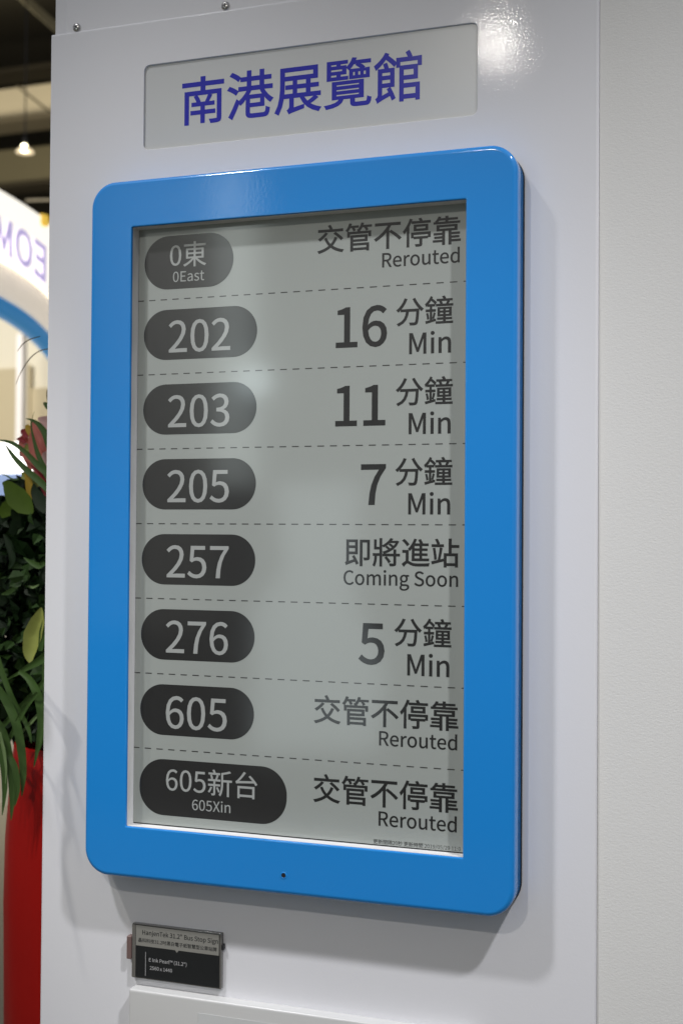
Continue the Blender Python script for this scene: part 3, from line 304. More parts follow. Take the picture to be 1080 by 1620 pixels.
鐘1000|73 279 96 182 108 92 158 108 144 197 120 293|321 304 303 210 278 120 322 104 348 189 375 286|457 469 457 184 647 184 647 128 445 128 445 72 647 72 647 2 399 2 399 -56 964 -56 964 2 718 2 718 72 928 72 928 128 718 128 718 184 916 184 916 469|615 826 637 786 654 745 427 745 427 686 789 686 743 578 595 578 616 583 600 633 575 686 513 672 533 625 547 578 400 578 400 517 968 517 968 578 812 578 862 672 794 686 944 686 944 745 732 745 713 794 683 844|522 303 650 303 650 235 522 235|714 303 848 303 848 235 714 235|522 419 650 419 650 351 522 351|714 419 848 419 848 351 714 351|222 846 184 774 138 706 86 646 32 596 61 521 107 566 107 521 197 521 197 411 56 411 56 346 197 346 197 55 45 22 60 -46 385 36 381 96 255 68 255 346 382 346 382 411 255 411 255 521 355 521 355 585 124 585 177 650 225 722 308 653 377 586 409 647 340 711 256 777 277 820
間1000|615 169 615 72 380 72 380 169|615 227 380 227 380 319 615 319|312 378 312 -38 380 -38 380 13 685 13 685 378|383 600 383 511 165 511 165 600|383 655 165 655 165 739 383 739|840 600 840 510 615 510 615 600|840 655 615 655 615 739 840 739|878 797 544 797 544 452 840 452 840 20 838 6 831 -2 817 -4 677 -3 693 -42 703 -80 777 -79 832 -75 872 -66 898 -49 912 -21 916 19 916 797|90 797 90 -81 165 -81 165 454 453 454 453 797
隔1000|508 619 828 619 828 525 508 525|443 674 443 470 896 470 896 674|392 795 392 730 952 730 952 795|78 800 78 -77 144 -77 144 732 271 732 234 620 191 505 235 447 263 394 277 346 281 302 279 273 272 248 260 232 246 226 229 223 171 224 184 191 190 158 224 157 257 159 285 166 309 178 332 205 344 245 348 295 344 344 330 397 303 453 259 514 310 643 358 773 309 803 298 800|766 339 731 266 689 194 507 194 507 141 634 141 634 -58 698 -58 698 141 831 141 831 194 746 194 820 316|522 321 566 255 599 194 649 218 616 278 571 341|400 414 400 -80 465 -80 465 355 869 355 869 -4 868 -12 864 -16 855 -17 777 -17 789 -48 796 -80 843 -79 880 -76 907 -68 925 -54 934 -34 936 -5 936 414
電1000|197 568 197 521 409 521 409 568|177 466 177 418 409 418 409 466|587 466 587 418 827 418 827 466|587 568 587 521 802 521 802 568|768 185 768 116 530 116 530 185|768 235 530 235 530 304 768 304|457 185 457 116 235 116 235 185|457 235 235 235 235 304 457 304|163 359 163 9 235 9 235 61 457 61 457 30 464 -21 487 -52 531 -68 601 -72 834 -72 892 -65 930 -41 951 6 962 82 928 92 897 107 892 46 881 10 861 -7 829 -11 605 -11 567 -9 544 -3 533 9 530 30 530 61 842 61 842 359|76 678 76 482 144 482 144 623 460 623 460 393 534 393 534 623 855 623 855 482 925 482 925 678 534 678 534 739 865 739 865 797 134 797 134 739 460 739 460 678
靠1000|244 504 770 504 770 428 244 428|171 555 171 377 846 377 846 555|463 840 463 775 276 775 300 824 230 834 204 783 167 731 118 683 157 661 67 661 67 606 934 606 934 661 540 661 540 722 860 722 860 775 540 775 540 840|194 661 220 691 244 722 463 722 463 661|571 358 571 -80 646 -80 646 14 958 14 958 70 646 70 646 135 908 135 908 186 646 186 646 249 929 249 929 302 646 302 646 358|48 70 48 18 357 18 357 -80 432 -80 432 360 357 360 357 301 73 301 73 248 357 248 357 186 96 186 96 134 357 134 357 70
館1000|521 572 521 -78 583 -78 583 -34 832 -34 832 -74 894 -74 894 236 583 236 583 320 856 320 856 572|583 31 583 172 832 172 832 31|583 510 795 510 795 382 583 382|642 818 666 772 686 725 459 725 459 562 516 562 516 662 871 662 871 562 930 562 930 725 724 725 749 739 727 792 696 846|343 359 343 273 166 273 166 359|343 416 166 416 166 493 343 493|281 170 313 106 166 44 166 215 405 215 405 550 298 550 281 603 260 657 205 638 235 550 103 550 103 74 95 40 77 17 58 4 76 -32 89 -67 115 -49 184 -14 336 55 372 -37 427 -7 386 89 332 194|241 846 199 781 146 722 88 669 27 625 45 590 58 556 124 608 188 671 246 742 339 663 412 589 453 643 376 718 281 795 297 823
黑1000|282 696 309 645 332 592 346 546 398 567 384 612 361 664 332 713|658 714 623 633 581 556 629 536 673 609 717 692|340 90 353 4 358 -74 431 -65 425 11 410 96|546 88 578 3 599 -74 674 -56 650 20 616 102|749 92 822 3 878 -81 951 -53 892 30 818 117|168 117 138 54 100 -5 57 -52 126 -84 171 -31 210 33 240 99|227 739 461 739 461 521 227 521|536 739 766 739 766 521 536 521|55 224 55 157 946 157 946 224 536 224 536 314 861 314 861 376 536 376 536 458 841 458 841 802 155 802 155 458 461 458 461 376 138 376 138 314 461 314 461 224
"""
GL = {}
for ln in GLYPHS.strip('\n').split('\n'):
    adv, _, rest = ln[1:].partition('|')
    sp = []
    for s in rest.split('|'):
        q = [int(x) for x in s.split()]
        if q: sp.append([(q[i], q[i+1]) for i in range(0, len(q), 2)])
    GL[ln[0]] = (int(adv), sp)
GL[' '] = (224, [])
def fatten(P, d):
    """move an outline outwards by d, corner by corner"""
    if not d: return P
    n = len(P); out = []
    for i in range(n):
        x0, y0 = P[i-1]; x, y = P[i]; x1, y1 = P[(i+1) % n]
        a = Vector((x-x0, y-y0)).normalized(); b = Vector((x1-x, y1-y)).normalized()
        na = Vector((a.y, -a.x)); nb = Vector((b.y, -b.x)); m = na+nb
        if m.length < .3: m = na
        else: m = m.normalized(); m = m/max(.6, m.dot(na))
        out.append((x+SIDE*m.x*d, y+SIDE*m.y*d))
    return out
SIDE = 1
def text_width(s): return sum(GL[c][0] for c in s)/1000.0
from mathutils.geometry import delaunay_2d_cdt
_cache = {}
def glyph_mesh(c, bold):
    """fill one letter: triangulate its outlines and keep what they wind around"""
    key = (c, bold)
    if key in _cache: return _cache[key]
    rings = [fatten(P, bold*1000) for P in GL[c][1]]
    V = []; E = []
    for R in rings:
        k = len(V); V += [Vector(p) for p in R]; E += [(k+i, k+(i+1) % len(R)) for i in range(len(R))]
    if not V: _cache[key] = ([], []); return _cache[key]
    vs, _, fs, *_r = delaunay_2d_cdt(V, E, [], 0, 1e-4)
    segs = [(V[a], V[b]) for a, b in E]; keep = []
    for f in fs:
        cx = sum(vs[i].x for i in f)/len(f); cy = sum(vs[i].y for i in f)/len(f); w = 0
        for p, q in segs:
            if (p.y <= cy) != (q.y <= cy):
                if p.x+(cy-p.y)/(q.y-p.y)*(q.x-p.x) > cx: w += 1 if q.y > p.y else -1
        if w > 0: keep.append(tuple(f))
    _cache[key] = ([(v.x/1000, v.y/1000) for v in vs], keep)
    return _cache[key]
def text(name, s, em, base, z, m, parent, left=None, right=None, centre=None, bold=0.0, squeeze=1.0, place=None):
    """flat printed words; base is the v of the base line; place maps (x, y) to (u, v, z) for curved carriers"""
    w = text_width(s)*em*squeeze
    u0 = left if left is not None else (right-w if right is not None else (centre or 0)-w/2)
    V = []; Fc = []; x = 0.0
    for c in s:
        gv, gf = glyph_mesh(c, bold); k = len(V)
        for px, py in gv:
            V.append(place(x+px, py, 1) if place else (u0+(x+px)*em*squeeze, base-py*em, z))
        Fc += [tuple(i+k for i in f) for f in gf]
        x += GL[c][0]/1000.0
    return mesh_obj(name, V, Fc, m, parent)

# ================================================================== SETTING
def ground():
    o = mesh_obj('floor', [(-30000, 1857, -8000), (12000, 1857, -8000), (12000, 1857, 40000), (-30000, 1857, 40000)], [(0, 1, 2, 3)], M['carpet'])
    tag(o, kind='structure')
ground()

# the cabinet that carries the display: white powder coated sheet metal
cab = thing('display_cabinet', 'tall white sheet metal cabinet that carries the blue framed bus arrival screen', 'cabinet', (200, 1857, 80))
U0, U1, VT = -133.5, 526.5, -250.8
def plate(u0, v0, u1, v1, z, R, hole=None, back=21):
    L = [rrect(u0, v0, u1, v1, 1.2, back, 6)]
    for a in (0, 22, 45, 68, 90):
        s = math.radians(a); ins = R*(1-math.cos(s)); L.append(rrect(u0+ins, v0+ins, u1-ins, v1-ins, 1.2, z+R-R*math.sin(s), 6))
    L.append(rrect(u0+R+.6, v0+R+.6, u1-R-.6, v1-R-.6, 1.2, z, 6))
    if hole:
        h0, k0, h1, k1, hr = hole
        L.append(rrect(h0-1, k0-1, h1+1, k1+1, hr+1, z, 6))
        L.append(rrect(h0-.4, k0-.4, h1+.4, k1+.4, hr+.4, z, 6)); L.append(rrect(h0, k0, h1, k1, hr, z+.5, 6)); L.append(rrect(h0, k0, h1, k1, hr, z+2.4, 6))
        return loft(L)
    return loft(L, False, True)
fp = sharp(mesh_obj('front_plate', *plate(U0, VT, U1, 1800, 18, 3.0, (-5, -197.5, 397, -96.6, 7.0)), M['white_paint'], cab), 30)
hp = sharp(mesh_obj('header_plate', *plate(-113, -640, U1, -246, 19.4, 1.6, None, 24), M['white_paint'], cab), 30)
mesh_obj('cabinet_body', *box(U0+3, U1-3, -640, 1857, 24.2, 120), M['white_paint'], cab)
mesh_obj('lower_body', *box(U0+1.5, U1-1.5, VT+2, 1856, 21.2, 24), M['white_paint'], cab)
for k, (u, v) in enumerate(((-97.8, -255.3), (99, -255.3))):
    L = [[(u+r*math.cos(2*math.pi*i/20), v+r*math.sin(2*math.pi*i/20), z) for i in range(20)] for r, z in ((5.2, 19.3), (5.2, 18.6), (4.6, 17.6), (3.2, 16.9), (1.6, 16.7))]
    s = sharp(mesh_obj('screw', *loft(L, False, True), M['steel'], cab), 40)
    a = 0.5+k
    pr = []
    for q in (a, a+math.pi/2):
        c, sn = math.cos(q), math.sin(q)
        pr.append(([(u+c*x-sn*y, v+sn*x+c*y, 16.55) for x, y in ((-2.6, -.5), (2.6, -.5), (2.6, .5), (-2.6, .5))], [(0, 1, 2, 3)]))
    mesh_obj('cross_recess', *join(*pr), M['black'], s)
npn = mesh_obj('name_panel', *box(-8, 400, -200.5, -93.6, 20.4, 23.0), M['acrylic'], cab)
text('lettering', '南港展覽館', 59.4, -126.4, 20.25, M['purple_ink'], npn, left=41.0, bold=0.012)

# booth wall to the right of the cabinet
bw = mesh_obj('booth_wall', *box(526.7, 2600, -900, 1857, 21.6, 90), M['wallpaper'])
tag(bw, 'off-white textured wall standing behind and to the right of the white cabinet', 'wall')

# ================================================================== THE DISPLAY
dsp = thing('bus_arrival_display', 'portrait e-paper bus arrival screen in a wide sky-blue rounded frame', 'display', (197, 750, 16))
FU0, FV0, FU1, FV1 = -53.7, -51.5, 448.3, 750.0
L = [rrect(FU0+.5, FV0+.5, FU1-.5, FV1-.5, 29.5, 14.0, 12), rrect(FU0, FV0, FU1, FV1, 30, 13.0, 12)]
BR = 5.0
for a in (0, 18, 36, 54, 72, 90):
    s = math.radians(a); i = BR*(1-math.cos(s)); L.append(rrect(FU0+i, FV0+i, FU1-i, FV1-i, 30-i, -18+BR-BR*math.sin(s), 12))
OU0, OV0, OU1, OV1 = 0.2, 3.2, 394.0, 691.5
L += [rrect(FU0+BR+.6, FV0+BR+.6, FU1-BR-.6, FV1-BR-.6, 30-BR-.6, -18, 12), rrect(OU0-1.8, OV0-1.8, OU1+1.8, OV1+1.8, 3.2, -18, 12), rrect(OU0-1.2, OV0-1.2, OU1+1.2, OV1+1.2, 2.6, -18, 12), rrect(OU0-.4, OV0-.4, OU1+.4, OV1+.4, 1.8, -17.7, 12),
      rrect(OU0, OV0, OU1, OV1, 1.4, -17, 12), rrect(OU0, OV0, OU1, OV1, 1.4, -14.5, 12)]
fr = sharp(mesh_obj('frame', *loft(L), M['blue_paint'], dsp), 30)
gk = mesh_obj('gasket', *loft([rrect(FU0+1, FV0+1, FU1+.9, FV1-1, 29, 17.9, 12), rrect(FU0+1, FV0+1, FU1+.9, FV1-1, 29, 14.2, 12), rrect(FU0+8, FV0+8, FU1-8, FV1-8, 24, 14.2, 12)]), M['black'], dsp)
liner = [rrect(OU0+.15, OV0+.15, OU1-.15, OV1-.15, 1.2, -15.0, 12), rrect(OU0+.4, OV0+.4, OU1-.4, OV1-.4, 1.0, -9, 12),
         rrect(OU0-.6, OV0-.6, OU1+.6, OV1+.6, 1.0, -8.2, 12), rrect(OU0-.6, OV0-.6, OU1+.6, OV1+.6, .8, -2.0, 12),
         rrect(OU0-.2, OV0-.2, OU1+.2, OV1+.2, .8, -1.2, 12), rrect(OU0-.2, OV0-.2, OU1+.2, OV1+.2, .8, 1.2, 12)]
sharp(mesh_obj('inner_liner', *loft(liner), M['liner'], dsp), 30)
mesh_obj('black_mask', *box(-2, 397, 1, 693.5, 1.4, 6), M['black'], dsp)
scr = mesh_obj('screen_panel', *box(-.4, 392.5, 2.6, 690.2, 0, 1.2), M['epaper'], dsp)
Lh = [[(194.5+r*math.cos(2*math.pi*i/24), 728.6+r*math.sin(2*math.pi*i/24), z) for i in range(24)] for r, z in ((3.9, -17.98), (3.7, -18.35), (3.0, -18.5), (2.6, -18.2), (2.5, -18.05))]
hl = sharp(mesh_obj('sensor_ring', *loft(Lh), M['blue_paint'], dsp), 50)
mesh_obj('sensor_hole', [(194.5+2.6*math.cos(2*math.pi*i/24), 728.6+2.6*math.sin(2*math.pi*i/24), -18.12) for i in range(24)], [tuple(range(24))], M['black'], dsp)
PI_ = 86.3; P = PI_; ZT = -0.10; ZB = -0.20
rows = [('0東', '0East', None), ('202', None, '16'), ('203', None, '11'), ('205', None, '7'), ('257', None, 'soon'), ('276', None, '5'), ('605', None, None), ('605新台', '605Xin', None)]
for i, (num, sub, t) in enumerate(rows):
    b = i*P
    if sub: u1, v0, v1, r = (120.5 if i == 0 else 190.5), b+(12.6 if i == 0 else 11.2), b+(74.6 if i == 0 else 75.2), 30.5
    else: u1, v0, v1, r = 150.4, b+11.9, b+69.9, 28.9
    bd = mesh_obj('route_badge', rrect(7.9, v0, u1, v1, r, ZT, 14), [tuple(range(60))], M['badge'], dsp)
    bd['label'] = 'dark rounded badge reading ' + num
    if sub:
        text('route_number', num, 31.2 if i == 0 else 32.0, b+(47.3 if i == 0 else 46.0), ZB, M['badge_text'], bd, centre=63.4 if i == 0 else 98.8, bold=0.004)
        text('route_name', sub, 15.9, b+(66.4 if i == 0 else 66.2), ZB, M['badge_text'], bd, centre=64.2 if i == 0 else 99.1, bold=0.002)
    else:
        text('route_number', num, 48.9, b+61.3, ZB, M['badge_text'], bd, centre=79.0, bold=0.006)
    if t is None:
        text('status_text', '交管不停靠', 32.9, b+42.9, ZT, M['ink'], dsp, right=385.2, bold=0.013)
        text('status_text_english', 'Rerouted', 20.7, b+65.6, ZT, M['ink'], dsp, right=384.8, bold=0.011)
    elif t == 'soon':
        text('status_text', '即將進站', 32.6, b+42.4, ZT, M['ink'], dsp, right=385.2, bold=0.013)
        text('status_text_english', 'Coming Soon', 20.9, b+65.6, ZT, M['ink'], dsp, right=384.8, bold=0.011)
    else:
        text('minutes_number', t, 58.4, b+64.3, ZT, M['ink'], dsp, right=304.6, bold=0.014)
        text('minutes_word', '分鐘', 32.4, b+41.6, ZT, M['ink'], dsp, right=377.0, bold=0.012)
        text('minutes_word_english', 'Min', 30.2, b+75.0, ZT, M['ink'], dsp, right=376.4, bold=0.012)
    if i:
        V = []; Fc = []
        k = 0; u = -0.7
        while u < 392:
            a, e = max(u, 0), min(u+8.1, 392)
            n = len(V); V += [(a, b-.58, ZT), (e, b-.58, ZT), (e, b+.58, ZT), (a, b+.58, ZT)]; Fc.append((n, n+1, n+2, n+3)); u += 14.93
        mesh_obj('dashed_divider', V, Fc, M['dash'], dsp)
text('update_note', '更新間隔20秒 更新時間 2019/05/29 11:0', 5.4, 690.2-1.2, ZT, M['ink'], dsp, left=290.8, bold=0.002)

# ================================================================== LABEL HOLDER
lh = thing('label_holder', 'small landscape information card, black below and pale above, in a clear acrylic holder', 'sign', (50, 872, 16))
sharp(mesh_obj('acrylic_plate', *box(-6.2, 107, 810.6, 873.6, 12.6, 17.8, .6), M['clear_plastic'], lh), 40)
card = mesh_obj('card', *box(-4.0, 105, 811.6, 872.0, 12.0, 12.5), M['card_black'], lh)
mesh_obj('card_header', [(-1.2, 812.2, 11.9), (104.4, 812.2, 11.9), (104.4, 835.6, 11.9), (54, 835.6, 11.9), (51.6, 838.4, 11.9), (49.2, 835.6, 11.9), (-1.2, 835.6, 11.9)], [(0, 1, 2, 3, 4, 5, 6)], M['card_pale'], card)
mesh_obj('card_edge', *box(-6.0, -1.4, 811.8, 872.4, 11.4, 11.98), M['clear_plastic'], lh)
text('title', 'HanjenTek 31.2" Bus Stop Sign', 6.9, 822.2, 11.82, M['card_black'], card, left=6.5, bold=0.014, squeeze=.985)
text('subtitle', '晶彩科技31.2吋黑白電子紙智慧型公車站牌'.replace('彩', '科'), 5.3, 831.0, 11.82, M['card_black'], card, left=1.6, bold=0.01)
text('specification', 'E Ink Pearl™ (31.2")', 5.5, 852.4, 11.82, M['card_text'], card, left=15.5, bold=0.008)
text('resolution', '2560 x 1440', 5.4, 861.6, 11.82, M['card_text'], card, left=17.0, bold=0.008)
mesh_obj('rule', [(11.2, 842, 11.86), (11.8, 842, 11.86), (11.8, 869.5, 11.86), (11.2, 869.5, 11.86)], [(0, 1, 2, 3)], M['card_text'], card)
mesh_obj('clip', *box(-12.2, -6.3, 825.5, 852.0, 9.5, 17.9, .8), M['brown_tape'], lh)
mesh_obj('clip', *box(107.1, 109.4, 823.0, 829.0, 12.5, 17.9, .5), M['black'], lh)

# ================================================================== BOX UNDER IT
bx = thing('leaflet_box', 'shallow white box fixed to the cabinet below the information card', 'box', (200, 1100, 16))
sharp(mesh_obj('box_shell', *box(-4.5, 404, 883.2, 1160, 2.0, 17.8, 2.2), M['white_gloss'], bx), 40)
mesh_obj('grey_patch', *box(84, 404-8, 899, 1150, 1.6, 1.9), M['patch_grey'], bx)  # faint grey rectangle on the front of the box

# ================================================================== LEFT: PLANT IN A RED POT
PZ = 305.0; PU = at(7, 1370, PZ)[0]+149.0
pot = thing('red_pot', 'tall glossy red planter half hidden behind the white cabinet', 'planter', (PU, 1857, PZ))
RR = 125.0
VP = at(40, 1165, PZ)[1]
prof = [(RR*.72, 1856), (RR*.80, 1700), (RR*.90, 1400), (RR*.965, at(10, 1620, PZ)[1]+40), (RR*1.0, at(6, 1400, PZ)[1]), (RR*.985, at(8, 1300, PZ)[1]), (RR*.93, VP+35), (RR*.90, VP), (RR*.86, VP-2), (RR*.84, VP+6), (RR*.84, VP+40)]
sharp(mesh_obj('pot_body', *lathe(prof, PU, PZ, 96, lambda t, i: 1+.010*math.sin(9*t+i*.5)+.006*math.sin(17*t+1.3*i)), M['red'], pot), 60)
mesh_obj('soil', [(PU+RR*.84*math.cos(2*math.pi*k/40), VP+25, PZ+RR*.84*math.sin(2*math.pi*k/40)) for k in range(40)], [tuple(range(40))], M['soil'], pot)

fl = thing('flower_arrangement', 'bushy arrangement of shaded leaves, arching green straps and a pink-red bloom in the red pot', 'plant', (PU, VP+20, PZ))
def ribbon(name, pts, wid, m, fold=.25, tilt=0.0, parent=fl, n=5, pix=True, z=PZ):
    """one strap leaf: pts are (x, y[, depth]) on lines of sight at the plant's distance, or points in mm"""
    Q = []
    for p in pts:
        Q.append(at(p[0], p[1], p[2] if len(p) > 2 else z) if pix else Vector(p))
    S = spline(Q, n); N = len(S); V = []; Fc = []
    view = Vector((-.33, 0, 1)).normalized()
    for i, p in enumerate(S):
        t = (S[min(i+1, N-1)]-S[max(i-1, 0)]).normalized()
        side = t.cross(view).normalized(); nn = side.cross(t).normalized()
        side = (side*math.cos(tilt)+nn*math.sin(tilt)).normalized(); nn = side.cross(t).normalized()
        f = i/(N-1)*(len(wid)-1); k = min(int(f), len(wid)-2); w = wid[k]+(wid[k+1]-wid[k])*(f-k)
        w = max(w, .15)
        V += [tuple(p-side*w), tuple(p-side*w*.5+nn*w*fold*.7), tuple(p+nn*w*fold), tuple(p+side*w*.5+nn*w*fold*.7), tuple(p+side*w)]
    for i in range(N-1):
        for k in range(4): a = i*5+k; Fc.append((a, a+1, a+6, a+5))
    return mesh_obj(name, V, Fc, m, parent, True)
def leaf(name, pts, wid, m, **k):
    f = .78 if name == 'strap_leaf' and k.get('pix', True) else (.68 if name == 'round_leaf' else 1)
    wid = [w*f for w in wid]
    return ribbon(name, pts, wid, M[m], **k)
# mass of foliage with shade put into its leaf colour, nobody could count it
rnd = random.Random(11)
def mass(n, cz, zr, y0, y1, x0, x1, smin, smax):
    V = []; Fc = []
    for i in range(n):
        y = rnd.uniform(y0, y1); x = rnd.uniform(x0, x1)
        c = at(x, y, cz+rnd.uniform(-zr, zr))
        a = Vector((rnd.gauss(0, 1), rnd.gauss(0, 1), rnd.gauss(0, .7))).normalized(); b = a.cross(Vector((rnd.gauss(0, 1), rnd.gauss(0, 1), rnd.gauss(0, 1)))).normalized(); nn = a.cross(b)
        s = rnd.uniform(smin, smax); w = s*rnd.uniform(.3, .5)
        n0 = len(V)
        for (f, g, h) in ((0, 0, 0), (.35, 1, .15), (.7, .8, .1), (1, 0, -.15), (.7, -.8, .1), (.35, -1, .15), (.45, 0, 0)):
            V.append(tuple(c+a*s*(f-.5)+b*w*g+nn*s*h))
        Fc += [(n0, n0+1, n0+6), (n0+1, n0+2, n0+6), (n0+2, n0+3, n0+6), (n0+3, n0+4, n0+6), (n0+4, n0+5, n0+6), (n0+5, n0, n0+6)]
    return V, Fc
f = mesh_obj('foliage', *join(mass(3200, 335, 75, 795, 1165, -12, 250, 20, 44), mass(260, 330, 50, 760, 850, 20, 240, 18, 36)), M['leaf_shaded'], fl); f['kind'] = 'stuff'
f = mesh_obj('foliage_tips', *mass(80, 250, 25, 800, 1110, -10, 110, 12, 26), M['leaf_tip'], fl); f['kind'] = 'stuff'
# straps above
leaf('strap_leaf', [(86, 772), (74, 748), (61, 737), (41, 716), (20, 701), (-2, 696)], [7, 7, 6, 4.5, 3.5, 1], 'strap', z=248)
leaf('strap_leaf', [(84, 782), (65, 763), (44, 745), (26, 727), (16, 714), (8, 702)], [6, 6.5, 6, 4.5, 3, .3], 'strap', z=250)
leaf('strap_leaf', [(82, 765), (74, 748), (61, 720), (53, 692), (50, 676), (49, 664)], [6, 5.5, 4.5, 2.4, 1.4, .3], 'strap', z=255)
leaf('strap_leaf', [(88, 728), (78, 702), (72, 686), (62, 672), (52, 665), (41, 662)], [9, 7.5, 6.5, 4.5, 2.5, .3], 'strap', z=258)
leaf('strap_leaf', [(54, 700), (51, 680), (51, 664), (55, 651)], [.8, .8, .7, .2], 'strap', z=262)
# bloom
leaf('bract', [(80, 780), (72, 752), (60, 725), (52, 700), (49, 684)], [9, 13, 10, 7, .5], 'pink', z=285)
leaf('bract', [(84, 745), (72, 712), (62, 690), (54, 672), (52, 667)], [14, 16, 12, 6, .5], 'pink', z=290)
leaf('bract', [(80, 785), (72, 768), (62, 752), (50, 736)], [7, 8, 5, .5], 'crimson', z=262)
leaf('bract', [(56, 740), (46, 715), (38, 698), (33, 690)], [9, 12, 9, 1], 'pink', z=300)
leaf('petal', [(44, 692), (38, 684), (33, 684)], [3, 6, 2], 'crimson', z=295)
leaf('petal', [(40, 700), (34, 695), (27, 695)], [2, 4, 1], 'crimson', z=296)
leaf('petal', [(46, 705), (38, 712), (33, 722)], [6, 7, 2], 'pale_pink', z=302)
leaf('petal', [(84, 676), (72, 666), (60, 662)], [10, 8, 1], 'pale_pink', z=300)
leaf('petal', [(82, 735), (74, 722), (70, 715)], [10, 9, 2], 'pale_pink', z=286)
leaf('petal', [(50, 690), (45, 678), (42, 672)], [3, 5, 2], 'yellow', z=288)
leaf('petal', [(56, 712), (47, 708), (38, 714)], [5, 7, 2], 'leaf_bud', z=294)
leaf('petal', [(48, 790), (47, 770), (42, 745)], [4, 6, 3], 'yellow', z=272)
leaf('petal', [(60, 770), (50, 755), (34, 752)], [6, 9, 4], 'leaf_bud', z=280)
leaf('sprig', [(30, 758), (20, 758), (10, 752), (3, 750)], [1.4, 1.4, 1, .3], 'strap', z=262)
# rounded leaves
leaf('round_leaf', [(52, 812), (40, 800), (26, 786), (12, 768), (4, 764)], [3, 21, 24, 12, 1], 'leaf_mid', fold=.12, z=250)
leaf('round_leaf', [(0, 815), (12, 805), (22, 795), (30, 790)], [8, 17, 12, 1], 'leaf_mid', fold=.1, z=256)
leaf('round_leaf', [(76, 806), (66, 795), (56, 778), (54, 765)], [12, 16, 10, 1], 'leaf_shaded', fold=.1, z=252)
leaf('round_leaf', [(30, 925), (22, 932), (12, 938), (3, 940)], [2, 5, 5, 1], 'strap', z=250)
leaf('round_leaf', [(62, 925), (52, 929), (40, 926)], [1, 3, .5], 'strap_pale', z=250)
leaf('round_leaf', [(72, 890), (62, 895), (50, 890), (38, 882)], [3, 7, 5, 1], 'strap', z=250)
leaf('round_leaf', [(14, 900), (20, 885), (14, 860), (6, 845)], [2, 7, 8, 1], 'leaf_shaded', z=248)
# pale bud leaf
leaf('bud_leaf', [(49, 1050), (47, 1032), (52, 1005), (60, 982), (66, 961)], [1, 9, 13, 10, .6], 'leaf_bud', fold=.35, z=200)
leaf('bud_leaf', [(64, 1030), (68, 1000), (71, 980), (66, 963)], [3, 5, 3, .5], 'strap', z=204)
# straps below, hanging over the rim
leaf('strap_leaf', [(86, 1025), (68, 1042), (44, 1056), (24, 1068), (-2, 1082)], [8, 8, 5, 2.5, .6], 'strap', z=185)
leaf('strap_leaf', [(30, 1062), (46, 1074), (60, 1100), (66, 1135), (62, 1172), (54, 1214)], [3, 6, 8, 7.5, 5, .5], 'strap', z=166)
leaf('strap_leaf', [(74, 1050), (74, 1085), (72, 1125), (66, 1170), (58, 1196)], [8, 8, 7, 4, .4], 'strap', z=172)
leaf('strap_leaf', [(-6, 1085), (12, 1112), (26, 1145), (34, 1185), (37, 1225), (35, 1260)], [6, 8, 8, 7.5, 6, .5], 'strap', z=160)
leaf('strap_leaf', [(70, 1078), (46, 1106), (22, 1130), (-4, 1158)], [4, 6, 5, 4], 'strap', z=170)
leaf('strap_leaf', [(70, 1120), (50, 1142), (34, 1160), (24, 1172)], [2, 3, 2, .4], 'strap_pale', z=176)
leaf('strap_leaf', [(-4, 1140), (8, 1165), (16, 1205), (20, 1255), (18, 1298)], [5, 7, 7, 6, .5], 'strap', z=156)
leaf('strap_leaf', [(-6, 1170), (4, 1200), (8, 1245), (4, 1290)], [5, 6, 5, .5], 'strap', z=152)
leaf('strap_leaf', [(0, 1158), (6, 1185), (10, 1215), (9, 1240)], [2, 3, 2, .4], 'strap_pale', z=150)
leaf('strap_leaf', [(-6, 1030), (6, 1070), (22, 1110), (44, 1150), (50, 1176)], [4, 5, 5, 4, .5], 'strap', z=168)
leaf('strap_leaf', [(60, 1096), (40, 1120), (20, 1160), (8, 1190)], [3, 5, 4, .5], 'strap', z=162)
leaf('strap_leaf', [(-8, 1180), (10, 1190), (24, 1215), (28, 1248), (24, 1275)], [4, 5, 6, 5, .5], 'strap', z=155)
# straps that arch forward beyond the left of the frame
for q, (x0, targets) in enumerate(((6, ((-128, 555, 52), (-97, 640, 100), (-60, 735, 135))), (2, ((-127, 572, 48), (-106, 650, 88), (-86, 735, 122))),
                                  (-2, ((-131, 640, 58), (-108, 735, 100), (-80, 850, 150))), (0, ((-129, 560, 58), (-116, 670, 90), (-98, 775, 122))))):
    P0 = [tuple(at(x0, 1155, 215)), tuple(at(x0-50, 1100, 160))]
    for (tu, tv, dd) in targets:
        k = dd/36.0; P0.append((tu-37*k, tv-76*k, 18-dd))
    leaf('strap_leaf', P0, [3, 4, 6, 8, 7, 1], 'strap', pix=False, tilt=.5)
# thin twigs
leaf('twig', [(28, 556), (36, 545), (48, 537), (64, 532)], [.3, .7, .8, .6], 'twig', z=262)
leaf('twig', [(26, 608), (33, 590), (48, 567), (64, 555), (84, 551)], [.3, .6, .8, .7, .7], 'twig', z=268)
leaf('twig', [(79, 646), (75, 630), (75, 618), (80, 612)], [.5, .8, .7, .5], 'twig', z=268)
leaf('small_leaf', [(84, 648), (76, 642), (69, 637)], [4, 5, 1], 'strap', z=266)

